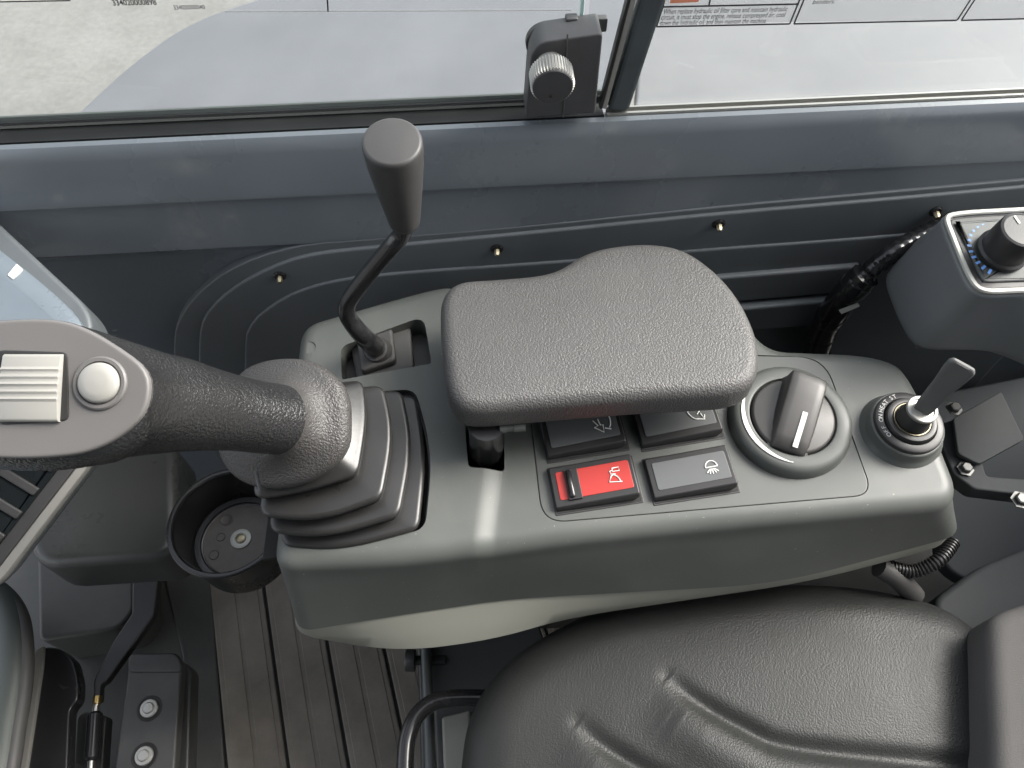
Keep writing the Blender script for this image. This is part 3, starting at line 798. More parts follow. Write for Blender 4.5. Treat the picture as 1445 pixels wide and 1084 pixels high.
P = catmull(P, 60, False)
g = G(); g.lathe([(.0150, -.002), (.0145, .003), (.0118, .007), (.0112, .009), (.0095, .0095)], P[0] - CN*.002, (P[6]-P[0]), 32); obj('boot_collar', g, 'rubber_matt', lever)
g = G(); g.tube(P, [.0098 - .0026*min(1, max(0, (i-6)/22)) for i in range(60)], 20); obj('rod', g, 'blackgloss', lever)
ka = (KT - KB).normalized(); kl = (KT-KB).length; r1 = 43*.503/F
g = G(); g.lathe([(.008, -.0005), (.0108, 0), (.0116, .0012), (.0124, .006), (r1*.82, kl*.45), (r1*.96, kl*.75), (r1, kl-.008), (r1, kl-.0025), (r1-.0006, kl-.0010), (r1-.0016, kl-.0002), (r1-.0025, kl), (.001, kl)], KB, ka, 64)
obj('knob', g, 'knob', lever)

# ================================================================== JOYSTICK
Jb = atz(440, 612, .655)
joy = thing('joystick', 'black textured joystick with a grey thumb plate and ribbed rubber boot', 'joystick', cp(495, 655, HL))
# boot rings (outer polygons per height)
rings = [([(425, 566), (587, 556), (602, 640), (591, 746), (480, 776), (393, 769)], .010),
         ([(408, 560), (567, 549), (583, 625), (564, 727), (460, 758), (377, 750)], .028),
         ([(392, 555), (541, 542), (556, 610), (539, 702), (450, 735), (363, 727)], .046),
         ([(378, 550), (512, 534), (518, 590), (505, 668), (430, 692), (354, 704)], .064)]
RF = [.015, .010, .05, .009, .05, .012]
Ls = []
for k, (px, h) in enumerate(rings):
    lp_ = ccw(fillet([cp(x, y, h) for x, y in px], RF, 5), CN)
    if k == 0: Ls.append(offset(lp_, CN, .002, -.03))
    Ls += [offset(lp_, CN, .0034, -.0075), offset(lp_, CN, .0008, -.0062), offset(lp_, CN, 0, -.0042), offset(lp_, CN, .0003, -.0018), offset(lp_, CN, .0018, -.0002), offset(lp_, CN, .004, .0002)]
    if k < 3:
        nx = ccw(fillet([cp(x, y, rings[k+1][1]) for x, y in rings[k+1][0]], RF, 5), CN)
        Ls.append(offset(nx, CN, .0042, -.0168)); Ls.append(offset(nx, CN, .0036, -.0155))
top = ccw(fillet([cp(x, y, .078) for x, y in ((375, 560), (470, 545), (478, 590), (470, 640), (420, 660), (350, 670))], RF, 5), CN)
Ls += [offset(top, CN, 0, 0), offset(top, CN, .008, .006)]
g = G(); g.loft(Ls); obj('boot', g, 'rubber', joy, ang=60)
# collar liner round the opening
g = G(); bo = ccw(bootw, CN); g.loft([offset(bo, CN, .0003, -.02), offset(bo, CN, .0003, -.0085), offset(bo, CN, .0022, -.0085), offset(bo, CN, .0022, -.02)], False, False); obj('boot_rim', g, 'black', joy)
g = G(); g.slab([cp(x, y, -.02) for x, y in ((400, 550), (600, 540), (620, 760), (370, 790))], CN, .004, .001, 1); obj('boot_floor', g, 'void', joy)

# grip: flange -> shaft -> head
ax0 = (atd(100, 555, .44) - atd(430, 605, .615)).normalized()
def ring(px, py, t, a, b=None, nrm=None, n=64):
    c = atd(px, py, t); nn = ax0 if nrm is None else nrm
    e1 = UPV - nn*UPV.dot(nn); e1.normalize(); e2 = e1.cross(nn)     # e2 to the right-ish
    a = a*t/F; b = a if b is None else b*t/F
    return [c + e1*math.sin(q)*a + e2*math.cos(q)*b for q in [2*math.pi*k/n for k in range(n)]]
# flange outline (photo) on plane through its rim
FC = atd(405, 598, .615)
fn = (ax0*.9 + (CAM-FC).normalized()*.25).normalized()
fpx = [(490, 600), (487, 560), (470, 530), (432, 508), (385, 507), (345, 522), (322, 555), (309, 610), (311, 645), (335, 676), (375, 690), (425, 683), (465, 660), (486, 632)]
def bypx(px, P, N, n=64):
    l = catmull([atp(x, y, P, N) for x, y in px], n)
    return l
def align(loop, ref):   # same winding and start as ref
    c = sum(loop, V((0, 0, 0)))/len(loop); cr = sum(ref, V((0, 0, 0)))/len(ref)
    if newell(loop).dot(newell(ref)) < 0: loop = loop[::-1]
    best = min(range(len(loop)), key=lambda s: sum(((loop[(i+s) % len(loop)]-c).normalized() - (ref[i]-cr).normalized()).length for i in range(0, len(ref), 4)))
    return loop[best:] + loop[:best]
ref = ring(300, 578, .535, 58)
fl = align(bypx(fpx, FC, fn), ref)
fc = sum(fl, V((0, 0, 0)))/64
def scale(loop, k, c=None, sh=V((0, 0, 0))):
    c = sum(loop, V((0, 0, 0)))/len(loop) if c is None else c
    return [c + (p-c)*k + sh for p in loop]
neck = ring(392, 592, .588, 50)
n2 = ring(360, 588, .568, 51)
Ls = [scale(fl, .80, sh=-fn*.014), scale(fl, .93, sh=-fn*.013), scale(fl, .985, sh=-fn*.009), scale(fl, 1, sh=-fn*.004), scale(fl, .985, sh=fn*.001), scale(fl, .95, sh=fn*.0035), scale(fl, .88, sh=fn*.006)]
mixl = lambda A, B, t: [a.lerp(b, t) for a, b in zip(A, B)]
f7 = scale(fl, .78, sh=fn*.009)
Ls += [f7, mixl(scale(fl, .70, sh=fn*.012), neck, .35), mixl(scale(fl, .62, sh=fn*.018), neck, .75), neck]
g = G(); g.loft(Ls, True, True); obj('palm_flange', g, 'flange', joy, ang=80)
# head plane
HC = atd(70, 553, .425)
hn = (ax0*.75 + (CAM-HC).normalized()*.65).normalized()
epx = [(213, 548), (206, 522), (182, 500), (130, 468), (85, 453), (20, 452), (-45, 462), (-95, 500), (-105, 550), (-95, 605), (-45, 640), (20, 647), (80, 645), (125, 638), (168, 618), (203, 585)]
egg = align(bypx(epx, HC, hn), ref)
bpx = [(214, 562), (205, 520), (180, 497), (130, 466), (80, 452), (10, 452), (-55, 462), (-110, 500), (-122, 555), (-108, 620), (-50, 655), (20, 664), (80, 664), (130, 658), (175, 648), (208, 618)]
body = align(bypx(bpx, HC - hn*.012, hn), ref)
r5 = ring(250, 571, .508, 67); r6 = ring(215, 569, .490, 73)
under = mixl(ring(150, 560, .468, 86), body, .55)
Ls = [scale(n2, .9), n2, ring(330, 583, .552, 53), ring(290, 577, .530, 59), r5, r6, under, mixl(under, body, .6), body, mixl(body, egg, .6), scale(egg, 1.006, sh=-hn*.0015), scale(egg, .97, sh=-hn*.001)]
neckfix = neck
Ls[0] = neck; 
g = G(); g.loft(Ls); obj('grip', g, 'grip', joy, ang=80)
g = G(); g.slab(egg, hn, .005, .0018, 4); g.v = [p + hn*.0022 for p in g.v]
plate = obj('thumb_plate', g, 'plate', joy)
def hp(x, y, h=.0022): return atp(x, y, HC + hn*h, hn)
# rocker button in a dark frame
fq = fillet([hp(-4, 494), hp(96, 497), hp(98, 594), hp(-2, 600)], .004, 4)
g = G(); g.slab(fq, hn, .003, .0008, 2); g.v = [p + hn*.0008 for p in g.v]; obj('button_frame', g, 'black', plate)
u = (hp(88, 550)-hp(6, 550)).normalized(); vv = hn.cross(u)
c = hp(47, 548); hw = (hp(89, 548)-hp(6, 548)).length/2; hh = (hp(47, 502)-hp(47, 597)).length/2
secs = []
N_ = 60
for i in range(N_+1):
    t = -1 + 2*i/N_; y = t*hh; z = .0032 + .0016*(1-t*t)
    if -.45 < t < .62: z += .0008*max(0, math.cos((t-.1)*2*math.pi/.22))
    if abs(t) > .95: z -= .0012*(abs(t)-.95)/.05
    row = []
    for x, dz in ((-1, -.005), (-1, -.001), (-.985, -.0002), (-.95, 0), (.95, 0), (.985, -.0002), (1, -.001), (1, -.005)): row.append(c + u*x*hw + vv*y + hn*(z+dz))
    secs.append(row)
g = G(); g.loft(secs); obj('rocker_button', g, 'button', joy, ang=50)
bc_ = hp(142, 541); br = (hp(171, 541)-hp(113, 541)).length/2
g = G(); g.lathe([(br*1.32, -.002), (br*1.32, .0012), (br*1.24, .0020), (br*1.08, .0020), (br*1.04, .001), (br*1.04, -.001)], bc_, hn, 48); obj('button_ring', g, 'plate', plate)
g = G(); g.lathe([(br, -.001), (br, .0022), (br*.96, .0036), (br*.86, .0046), (br*.5, .0054), (.0005, .0056)], bc_, hn, 48); obj('round_button', g, 'button', joy)

# ================================================================== ARMREST
ZR = .668
arm = thing('armrest', 'black moulded armrest pad with a rounded wide end', 'armrest', cp(690, 640))
apx = [(650, 405), (700, 400), (755, 395), (788, 386), (822, 366), (860, 355), (915, 351), (962, 360), (1005, 388), (1040, 428), (1063, 475), (1069, 515), (1060, 545), (1030, 560), (975, 565), (900, 569), (740, 582), (680, 587), (650, 582), (634, 560), (627, 520), (622, 465), (626, 425)]
al = catmull([atz(x, y, ZR - .012) for x, y in apx], 160)
al = ccw(al, UP)
TH = .036
Ls = [offset(al, UP, .010, -TH+.012), offset(al, UP, .0095, -TH+.012)]
for k in range(5):
    q = math.pi/2*k/4; Ls.append(offset(al, UP, .008*(1-math.sin(q)), -TH+.012+.008*(1-math.cos(q))))
for k in range(9):
    q = math.pi/2*k/8; Ls.append(offset(al, UP, .012*(1-math.cos(q)), .012*math.sin(q)))
Ls += [offset(al, UP, .014, .0122)]
ce = sum(al, V((0, 0, 0)))/160
for k in (.75, .5, .25, .08): Ls.append([ce + (p-ce)*k + UP*(.0122+.0012*(1-k)) - UP*0 for p in offset(al, UP, .012, 0)])
g = G(); g.loft(Ls); obj('pad', g, 'pad', arm, ang=70)
bp_ = cp(688, 640, -.03)
pt_ = atz(686, 598, ZR-TH-.001)
g = G(); g.tube([bp_, cp(686, 632, 0), pt_.lerp(bp_, .3), pt_], [.016, .0158, .0155, .0155], 28); obj('post', g, 'blackgloss', arm)
c0 = atz(705, 604, ZR-TH-.004)
g = G(); g.tube([c0, c0 + CX*.006, c0 + CX*.0061, c0 + CX*.012, c0+CX*.0121, c0 + CX*.022], [.005, .005, .004, .004, .0048, .0048], 12); obj('bolt', g, 'panel', arm)
g = G(); g.slab(offset(al, UP, .02, -TH+.0118), UP, .006, .001, 2); obj('base_plate', g, 'black', arm)

# ================================================================== CUP HOLDER
ZC = .50; cc = atz(320, 735, ZC)
cup = thing('cup_holder', 'round black cup holder below the joystick boot', 'cup holder', (cc.x, cc.y, .428))
r0 = .0575; D = ZC - .428
g = G(); g.lathe([(.040, -D), (.047, -D+.001), (.0495, -D+.004), (.0535, -.006), (.0555, -.004), (r0-.0005, -.003), (r0, -.0012), (r0-.0006, 0), (r0-.002, .0006), (r0-.0045, .0004), (r0-.006, -.001), (r0-.0066, -.004), (.0470, -.044), (.046, -.046), (.0405, -.0462), (.040, -.0475), (.0392, -.048), (.001, -.048)], cc, UP, 96)
obj('cup', g, 'deepblack', cup)
g = G(); g.lathe([(.0385, -.0476), (.0380, -.0470), (.001, -.0470)], cc, UP, 64); obj('cup_base', g, 'cupbase', cup)
sc0 = V((cc.x, cc.y, ZC-.047))
g = G(); g.lathe([(.0105, -.001), (.0105, .0012), (.0098, .0016), (.0062, .0016), (.006, .001), (.001, .001)], sc0, UP, 32); wa = obj('washer', g, 'washer', cup)
g = G(); g.lathe([(.0052, .0010), (.0050, .0022), (.0035, .0030), (.001, .0031)], sc0, UP, 20); obj('screw', g, 'dullbrass', wa)
for (x, y, r_) in ((-.019, .021, .0065), (-.021, .002, .0045), (-.024, -.017, .0052)):
    g = G(); g.lathe([(r_, -.001), (r_, .0004), (r_*.9, .0008), (r_*.82, .0004), (.001, .0004)], sc0 + V((x, y, 0)), UP, 24); obj('ejector_mark', g, 'cupbase', cup)

# ================================================================== HEATER CONTROL BOX
heat = thing('control_box', 'grey control box with silver framed panel, black knob and blue dashes', 'control box', atz(1390, 430, .60))
ZH = .70
HN = V((0, -math.sin(R(8)), math.cos(R(8))))
HP_ = atz(1400, 355, ZH)
def hq(x, y, h=0): return atp(x, y, HP_ + HN*h, HN)
outer = [(1326, 306), (1352, 300), (1560, 289), (1580, 412), (1490, 414), (1430, 416), (1382, 418), (1362, 398)]
RH = [.012, .02, .01, .01, .01, .01, .022, .022]
ol = ccw(fillet([hq(x, y, -.004) for x, y in outer], RH, 6), HN)
lowpx = [(1246, 391), (1290, 336), (1600, 320), (1640, 532), (1490, 530), (1412, 492), (1294, 493), (1270, 456)]
ll = fillet([atz(x, y, .60) for x, y in lowpx], [.018, .02, .03, .03, .05, .05, .022, .02], 6)
if newell(ll).dot(UP) < 0: ll = ll[::-1]
md = [a.lerp(b, .5) for a, b in zip(ll, ol)]; md = offset(md, UP, -.004, .006)
g = G(); g.loft([offset(ll, UP, .03, -.035), offset(ll, UP, .006, -.008), offset(ll, UP, .0015, -.003), ll, mixl(ll, ol, .06), mixl(ll, ol, .5), mixl(ll, ol, .93), offset(ol, HN, -.001, -.003), ol, offset(ol, HN, .002, .001)]); obj('housing', g, 'greybox', heat, ang=55)
g = G(); i2 = offset(ol, HN, .0055, .004)
g.loft([offset(ol, HN, 0, -.002), offset(ol, HN, .0, .003), offset(ol, HN, .0012, .0042), offset(ol, HN, .0042, .0042), offset(ol, HN, .0052, .0032), offset(ol, HN, .0054, -.002)], False, False); obj('silver_frame', g, 'dullsilver', heat)
g = G(); g.slab(offset(ol, HN, .0060, .0016), HN, .004, .001, 2); obj('panel_recess', g, 'black', heat)
pl_ = offset(ol, HN, .0115, .0036)
g = G(); g.slab(pl_, HN, .004, .0015, 3); pf = obj('panel_face', g, 'reargrey', heat)
kc2 = hq(1412, 356, .0)
g = G(); g.lathe([(.0215, .002), (.0215, .005), (.0195, .007), (.0185, .030), (.0175, .0322), (.0155, .033), (.015, .0326), (.001, .0326)], kc2, HN, 56); kk = obj('knob', g, 'black', heat)
g = G(); pa = kc2 + HN*.0333
d1 = (hq(1432, 318, .033) - hq(1424, 306, .033)).normalized(); d2 = HN.cross(d1)
m_ = pa - d1*.010
g.add([m_-d1*.004-d2*.0009, m_+d1*.004-d2*.0009, m_+d1*.004+d2*.0009, m_-d1*.004+d2*.0009], [(0, 1, 2, 3)]); obj('knob_mark', g, 'white', kk)
hx = (hq(1440, 356)-hq(1400, 356)).normalized(); hy = HN.cross(hx)
g = G()
for k in range(11):
    a = R(112 + k*12); sz = .0006 + .00022*k; rd = hx*math.cos(a)+hy*math.sin(a); tg = HN.cross(rd)
    p = kc2 + rd*.0285 + HN*.0041
    g.add([p-rd*sz-tg*.0011, p+rd*sz-tg*.0011, p+rd*sz+tg*.0011, p-rd*sz+tg*.0011], [(0, 1, 2, 3)])
obj('scale_dashes', g, 'blue', heat)

# corrugated hose behind the console
hp_ = catmull([wallpt(1345, 312, .035), wallpt(1300, 334, .045), wallpt(1255, 360, .06), wallpt(1218, 392, .065), wallpt(1185, 428, .065), wallpt(1160, 470, .055), wallpt(1150, 520, .05), wallpt(1150, 600, .05)], 200, False)
g = G(); g.tube(hp_, [.0155 if i > 44 else (.0104 if i % 4 < 2 else .0094) for i in range(200)], 14)
hose = thing('wiring_hose', 'black corrugated wiring hose wrapped in shiny tape behind the console', 'hose', hp_[100])
obj('hose', g, 'tape', hose)
for i0, i1 in ((48, 56), (74, 82), (96, 103)):
    g = G(); g.tube(hp_[i0:i1], [.0158, .0163, .0163, .0162, .0164, .0163, .0163, .0158][:i1-i0], 14); obj('tape_band', g, 'tape', hose)
g = G(); p = hp_[56]; g.slab([p + WN*.016 + WX*.004, p+WN*.018 - WX*.014 - UP*.008, p+WN*.021 - WX*.011-UP*.011, p+WN*.019+WX*.006-UP*.002], WN, .0006, .0002, 1); obj('tape_tail', g, 'satin', hose)

# brackets at the right of the console
br = thing('steel_bracket', 'dark steel bracket with bolts right of the console', 'bracket', atz(1400, 640, .40))
def zs(px, z, r=.004): return fillet([atz(x, y, z) for x, y in px], r, 4)
g = G(); g.slab(zs([(1345, 590), (1413, 552), (1446, 620), (1382, 655), (1352, 640)], .46), UP, .005, .0012, 2); obj('plate', g, 'bracketgrey', br)
g = G(); g.slab(zs([(1318, 600), (1352, 590), (1386, 650), (1392, 672), (1500, 680), (1500, 705), (1375, 690), (1345, 668)], .45), UP, .02, .002, 3); obj('arm', g, 'bracketgrey', br)
for x, y, z, r_ in ((1346, 577, .465, .006), (1362, 662, .452, .006), (1440, 706, .452, .007)):
    g = G(); g.lathe([(r_*1.5, 0), (r_*1.5, .001), (r_, .0012), (r_, .005), (r_*.8, .006), (.001, .006)], atz(x, y, z), UP, 6); obj('bolt', g, 'dullsteel', br)
# rear panel (cab rear corner) and conduit
g = G(); g.slab(zs([(1300, 560), (1700, 480), (1700, 1000), (1330, 800)], .30, .02), UP, .02, .004, 3)
tag(obj('rear_deck_plate', g, 'reardeck'), 'dark blue-grey painted deck plate behind the seat', 'deck plate')
g = G(); g.slab(zs([(1312, 850), (1380, 800), (1500, 752), (1560, 900), (1420, 960), (1350, 905)], .34, .02), UP, .04, .006, 4)
tag(obj('rear_cover', g, 'bracketgrey'), 'smooth grey cover in the rear corner beside the seat back', 'cover')
cpth = catmull([atz(1345, 765, .43), atz(1325, 790, .43), atz(1290, 806, .42), atz(1255, 800, .42)], 90, False)
g = G(); g.tube(cpth, [.0075 if i % 4 < 2 else .0060 for i in range(90)], 12)
tag(obj('conduit', g, 'black'), 'thin black ribbed conduit under the right end of the console', 'conduit')
cpth = catmull([atz(1240, 800, .42), atz(1265, 815, .41), atz(1290, 840, .38)], 30, False)
g = G(); g.tube(cpth, .011, 12)
tag(obj('cable_sleeve', g, 'rubber_matt'), 'short black cable sleeve between console and seat', 'cable sleeve')

# ================================================================== SEAT
ZT = .41
seat = thing('driver_seat', 'black vinyl driver seat with two curved moulded creases', 'seat', atz(1000, 1050, .10))
spx = [(640, 1180), (650, 1090), (662, 1020), (695, 960), (755, 908), (850, 862), (960, 838), (1080, 829), (1200, 833), (1295, 852), (1350, 880), (1388, 920), (1402, 980), (1410, 1090), (1410, 1250), (1300, 1450), (1000, 1500), (720, 1440)]
sl = ccw(catmull([atz(x, y, ZT-.05) for x, y in spx], 320), UP)
cr1 = catmull([atz(x, y, ZT) for x, y in ((944, 955), (985, 990), (1050, 1028), (1120, 1055), (1320, 1077), (1390, 1082))], 30, False)
cr2 = catmull([atz(x, y, ZT) for x, y in ((817, 1019), (850, 1050), (905, 1085), (980, 1120), (1100, 1150))], 24, False)
def crease(p):
    dz = 0
    for cr in (cr1, cr2):
        best = None; run = 0
        for a, b in zip(cr, cr[1:]):
            ex, ey = b.x-a.x, b.y-a.y; l2 = ex*ex+ey*ey; l = math.sqrt(l2)
            t = min(1, max(0, ((p.x-a.x)*ex + (p.y-a.y)*ey)/l2))
            qx, qy = p.x-a.x-ex*t, p.y-a.y-ey*t; d = math.hypot(qx, qy)
            if best is None or d < best[0]: best = (d, run + l*t, (qx*ey - qy*ex)/l)
            run += l
        d, u, sd_ = best
        if d > .14: continue
        fade = .1 + .9*min(1, u/.05)**.7 if u > 0 else .1
        wn = .5 + .5*math.tanh(sd_/.008)           # 1 on the near side of the crease
        dz -= .0060*fade*math.exp(-(d/.0090)**2)
        dz += fade*wn*.0062*math.exp(-((d-.030)/.024)**2)*min(1, u/.03)
        if u == 0: dz -= .0012*math.exp(-(d/.008)**2)
    return dz
ce = sum(sl, V((0, 0, 0)))/320
Ls = [offset(sl, UP, .02, -.08), offset(sl, UP, .002, -.05), offset(sl, UP, 0, -.02)]
for k in range(1, 9):
    q = math.pi/2*k/9; Ls.append(offset(sl, UP, .05*(1-math.cos(q)), .046*math.sin(q)))
inn = offset(sl, UP, .05, .046); ci = sum(inn, V((0, 0, 0)))/320
K = 110
for k in range(K):
    t = 1 - k/K
    Ls.append([ci + (p-ci)*t + UP*(.006*(1-t*t)) for p in inn])
Ls = [[p + UP*crease(p) if i > 6 else p for p in l] for i, l in enumerate(Ls)]
g = G(); g.loft(Ls); obj('cushion', g, 'seat', seat, ang=80)
g = G(); g.slab(fillet([atz(x, y, .45) for x, y in ((1397, 880), (1412, 862), (1600, 800), (1600, 1500), (1424, 1500), (1405, 1090))], .016, 6), UP, .05, .014, 6); obj('backrest', g, 'fabric', seat)
g = G(); g.slab(zs([(596, 912), (760, 880), (800, 1000), (660, 990), (606, 985)], .20), UP, .01, .002, 2)
g.slab(zs([(613, 985), (720, 985), (720, 1300), (626, 1300)], .185), UP, .01, .002, 2); obj('seat_base', g, 'grey', seat)
g = G(); g.slab(zs([(623, 1012), (664, 1002), (672, 1140), (628, 1140)], .215), UP, .02, .003, 2); obj('spring_block', g, 'palemetal', seat)
g = G(); g.tube([atz(600, 890, .21), atz(604, 985, .21), atz(612, 1200, .21)], .0065, 14); obj('slide_rail', g, 'grey', seat)
g = G(); g.tube([atz(594, 890, .16), atz(598, 985, .16), atz(604, 1200, .16)], .006, 14); obj('slide_rail', g, 'darkmetal', seat)
hb = catmull([atz(700, 986, .30), atz(650, 985, .30), atz(614, 990, .30), atz(590, 1008, .30), atz(577, 1035, .30), atz(572, 1070, .30), atz(571, 1160, .30)], 50, False)
g = G(); g.tube(hb, .0092, 18); obj('adjuster_bar', g, 'blackgloss', seat)
kb = atz(572, 932, .20)
g = G(); g.lathe([(.012, -.001), (.0135, 0), (.0135, .010), (.0125, .0115), (.001, .0118)], kb + V((.012, 0, 0)), (-1, 0, 0), 24); g.tube([kb, kb + V((.05, 0, 0))], .006, 12); obj('adjuster_knob', g, 'darkmetal', seat)

# ================================================================== FLOOR MAT, PEDALS, FRONT CONSOLE
fm = thing('floor_mat', 'worn brown-grey ribbed rubber mat on the cab floor', 'floor mat', atz(430, 980, 0))
gr = [((297, 835), (320, 1084)), ((380, 850), (405, 1084)), ((462, 910), (485, 1084)), ((540, 915), (565, 1000))]
gw = []
for (a, b) in gr:
    A, B_ = atz(*a, .006), atz(*b, .006); d = (B_-A).normalized(); gw.append((A, d))
d_ = sum((d for _, d in gw), V((0, 0, 0))).normalized()
dirs = [(A, d_) for A, _ in gw]
sx = V((-d_.y, d_.x, 0)); sx = sx if sx.x > 0 else -sx
base = dirs[0][0]; pos = [(A-base).dot(sx) for A, _ in dirs]
stp = (pos[2]-pos[0])/2
edges = [pos[0] - .002] + [pos[0] + stp*k for k in range(1, 9)]
for k in range(8):
    a, b = edges[k] + .0022, edges[k+1] - .0022
    g = G(); p0 = base - d_*.55; p1 = base + d_*.60
    g.slab(fillet([p0+sx*a, p0+sx*b, p1+sx*b, p1+sx*a], .003, 3), UP, .006, .0022, 2)
    mid_ = (a+b)/2
    for f0, f1 in ((.10, .46), (.54, .90)):
        w0, w1 = a + (b-a)*f0, a + (b-a)*f1
        g.slab([q_ + UP*.0009 for q_ in (p0+sx*w0, p0+sx*w1, p1+sx*w1, p1+sx*w0)], UP, .003, .0008, 2)
    obj('mat_strip', g, 'mat', fm)
g = G(); p0 = base - d_*.55 - UP*.0035; p1 = base + d_*.60 - UP*.0035
g.slab([p0+sx*(edges[0]-.002), p0+sx*edges[-1], p1+sx*edges[-1], p1+sx*(edges[0]-.002)], UP, .0025, .001, 1); obj('mat_backing', g, 'void', fm)
# smooth mat left of the ribs
g = G(); g.slab(zs([(225, 790), (296, 790), (318, 1100), (240, 1100), (258, 930)], .004), UP, .006, .003, 3)
tag(obj('footwell_mat', g, 'floor'), 'smooth dark footwell mat left of the ribbed mat', 'footwell mat')

# raised footwell box at the far left
g = G(); g.slab(zs([(50, 700), (188, 700), (190, 862), (166, 888), (54, 906)], .10, .012), UP, .10, .006, 4)
tag(obj('footwell_box', g, 'floor'), 'raised dark footwell box under the front dashboard', 'footwell box')

ped = thing('foot_pedal', 'black foot pedal pad held by two bright bolts', 'pedal', atz(210, 1010, .05))
pp = [(190, 923), (246, 922), (256, 934), (255, 952), (246, 1084), (238, 1200), (148, 1200), (162, 1084), (180, 950), (181, 932)]
g = G(); g.slab(zs(pp, .16, .006), UP, .018, .003, 4); pb = obj('pad', g, 'pedal', ped)
g = G(); g.slab(zs([(184, 922), (248, 921), (257, 934), (255, 949), (181, 949), (180, 933)], .1625, .006), UP, .004, .0025, 3); obj('pad_tip', g, 'pedal', ped)
g = G(); g.slab(zs([(180, 925), (262, 935), (270, 945), (262, 1200), (160, 1200)], .125, .006), UP, .03, .003, 3); obj('pedal_plate', g, 'darkmetal', ped)
for x, y in ((211, 1000), (204, 1067)):
    p = atz(x, y, .160)
    g = G(); g.lathe([(.0155, -.001), (.0155, .0008), (.0148, .0012), (.0125, .0004), (.001, .0003)], p, UP, 28); cb = obj('bolt_recess', g, 'void', ped)
    g = G(); g.lathe([(.0110, 0), (.0110, .0025), (.0102, .0034), (.0072, .0036), (.0066, .0052), (.0056, .0062), (.001, .0064)], p, UP, 28); obj('bolt', g, 'satin', cb)
# left pedal plate with bare bright edge
lpd = thing('pedal_guard', 'black bent pedal plate with a bare pale metal edge', 'pedal guard', atz(70, 1000, .05))
g = G(); g.slab(zs([(62, 912), (85, 915), (104, 932), (111, 960), (110, 988), (98, 1000), (90, 1200), (10, 1200)], .14, .008), UP, .02, .002, 3); obj('plate', g, 'blackgloss', lpd)
g = G(); g.slab(zs([(48, 918), (62, 910), (60, 940), (38, 1084), (15, 1230), (-6, 1230), (22, 1084)], .145, .004), UP, .012, .002, 2); obj('bare_edge', g, 'edge', lpd)
# linkage
lk = thing('pedal_linkage', 'black pedal linkage bar with a thin black cylinder and brass fitting', 'linkage', atz(140, 1000, .06))
g = G(); g.slab(zs([(187, 780), (228, 780), (218, 868), (150, 962), (142, 966), (141, 990), (132, 990), (132, 960), (160, 905), (186, 866)], .125, .004), UP, .012, .002, 3); obj('bar', g, 'black', lk)
g = G(); g.tube([atz(137, 990, .12), atz(134, 1010, .12)], .004, 12); obj('strut_rod', g, 'steel', lk)
g = G(); g.tube([atz(138, 983, .125), atz(137, 993, .125)], .0058, 12); obj('fitting', g, 'brass', lk)
g = G(); g.tube([atz(134, 1005, .12), atz(134, 1009, .12), atz(130, 1070, .12), atz(129, 1074, .12)], [.006, .0095, .0095, .006], 20); obj('strut', g, 'blackgloss', lk)
g = G(); g.slab(zs([(108, 1012), (118, 1004), (150, 1010), (140, 1150), (100, 1150)], .105, .005), UP, .02, .002, 3); obj('mount', g, 'darkmetal', lk)
g = G(); g.tube([atz(129, 1074, .12), atz(126, 1120, .12)], .0045, 12); obj('strut_rod', g, 'steel', lk)

# door seal at the left edge
ds = catmull([atz(x, y, .20) for x, y in ((-60, 822), (-15, 838), (12, 868), (20, 910), (19, 960), (8, 1030), (-6, 1110), (-30, 1200))], 60, False)
door = thing('door_edge', 'curved grey-green door edge with a thick rubber seal at the left', 'door edge', atz(-10, 1000, .18))
g = G(); g.tube(ds, .021, 18); obj('rubber_seal', g, 'seal', door)
g = G(); g.tube([p - V((.024, 0, -.006)) for p in ds], .009, 12); obj('seal_lip', g, 'black', door)
g = G(); g.tube([p + V((.016, 0, .004)) for p in ds], .010, 12); obj('seal_lip', g, 'rubber_matt', door)
g = G(); g.slab([p - V((.02, 0, 0)) for p in ds] + [atz(-200, 1200, .2), atz(-200, 822, .2)], UP, .004, .001, 1); obj('glass_pane', g, 'bluepanel', door)

# front dashboard shelf and monitor
dash = [(40, 615), (248, 612), (250, 786), (40, 800)]
g = G(); g.slab(zs(dash, .40, .03), UP, .07, .012, 8)
tag(obj('dashboard_shelf', g, 'dash'), 'dark moulded dashboard shelf below the joystick head', 'dashboard')
mon = thing('dashboard_vent', 'black slatted dashboard vent with a pale silver edge at the lower left', 'air vent', atz(0, 760, .47))
MP = atz(40, 740, .56); MN = V((.25, -.35, 1)).normalized()
def mq(px, h, r=.008): return ccw(fillet([atp(x, y, MP + MN*h, MN) for x, y in px], r, 5), MN)
mo = [(150, 626), (2, 820), (-20, 835), (-300, 860), (-300, 560), (150, 560)]
ml = mq(mo, 0, .01)
g = G(); g.loft([offset(ml, MN, .03, -.075), offset(ml, MN, .012, -.06), offset(ml, MN, .004, -.03), offset(ml, MN, 0, -.009), offset(ml, MN, 0, -.0085)]); obj('housing', g, 'insert', mon, ang=60)
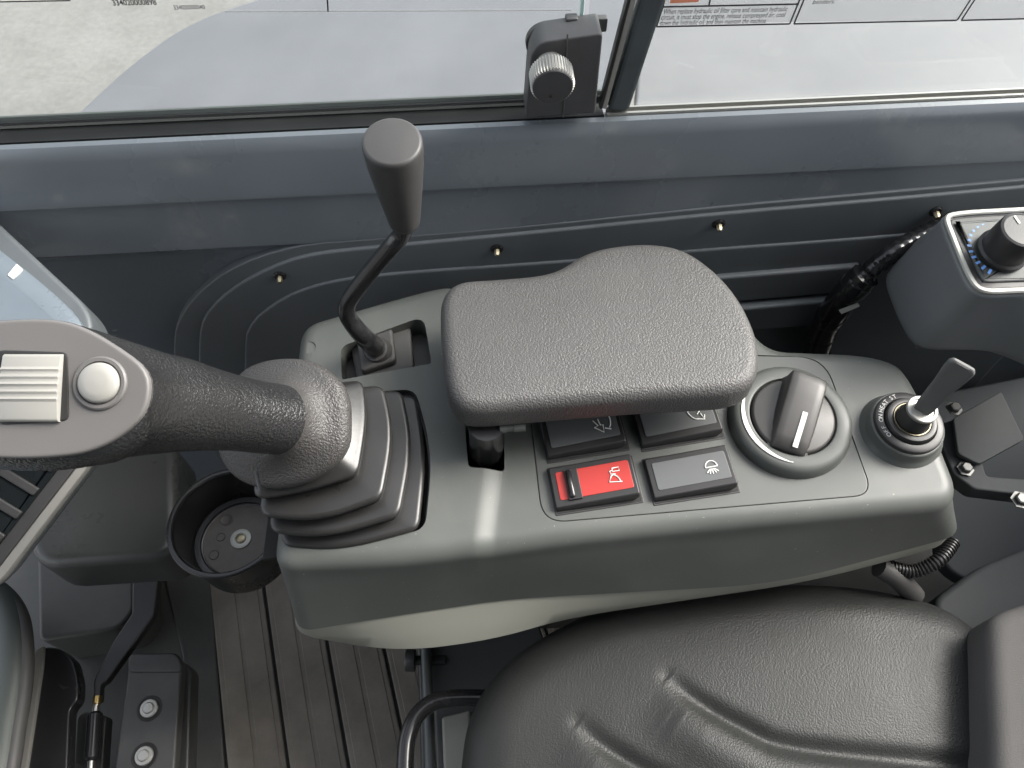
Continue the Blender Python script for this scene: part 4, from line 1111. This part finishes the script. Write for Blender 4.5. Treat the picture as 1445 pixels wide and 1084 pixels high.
g = G(); g.loft([offset(ml, MN, 0, -.008), offset(ml, MN, 0, -.002), offset(ml, MN, .0012, -.0004), offset(ml, MN, .0075, 0), offset(ml, MN, .0085, -.0008), offset(ml, MN, .0086, -.006)], False, False); obj('silver_edge', g, 'edge', mon)
g = G(); g.slab(offset(ml, MN, .0090, -.001), MN, .008, .002, 3); obj('bezel', g, 'black', mon)
g = G(); g.slab(offset(ml, MN, .020, .0004), MN, .004, .001, 2); obj('vent_well', g, 'screen', mon)
for k in range(5):
    xa, ya = -58 + 24*k, 786 - 33*k
    a_p, b_p = atp(xa-40, ya-40, MP + MN*.001, MN), atp(xa+38, ya+8, MP + MN*.001, MN)
    u_ = (b_p-a_p); g = G(); g.box((a_p+b_p)/2, u_/2, MN.cross(u_).normalized()*.004, MN*.0022, .0012, 3); obj('vane', g, 'black', mon)

# pale blue display at the upper left
disp = thing('display_panel', 'glossy pale blue panel with rounded dark rim at the upper left', 'display panel', atz(20, 470, .60))
DP = atz(60, 420, .66); DN = V((.15, -.30, 1)).normalized()
def dq(px, h, r): return ccw(fillet([atp(x, y, DP + DN*h, DN) for x, y in px], r, 6), DN)
dl = dq([(-200, 130), (128, 437), (131, 478), (40, 600), (-250, 600)], 0, [.01, .022, .03, .01, .01])
g = G(); g.slab(dl, DN, .045, .004, 4); obj('rim', g, 'insert', disp)
d2l = dq([(-200, 190), (0, 354), (60, 400), (110, 446), (122, 470), (100, 600), (-250, 600)], .002, [.01, .05, .05, .02, .015, .01, .01])
g = G(); g.loft([offset(d2l, DN, 0, -.004), offset(d2l, DN, 0, .002), offset(d2l, DN, .001, .003), offset(d2l, DN, .014, .006), offset(d2l, DN, .016, .0062)]); obj('bevelled_face', g, 'bluepanel', disp)
g = G(); q4 = [atp(x, y, DP + DN*.009, DN) for x, y in ((10, 388), (23, 372), (31, 379), (18, 394))]; g.slab(fillet(q4, .001, 2), DN, .003, .0006, 2); obj('white_strip', g, 'white', disp)  # small white strip on the blue face
print('TRIS', sum(len(p.vertices)-2 for o in bpy.data.objects if o.type == 'MESH' for p in o.data.polygons))
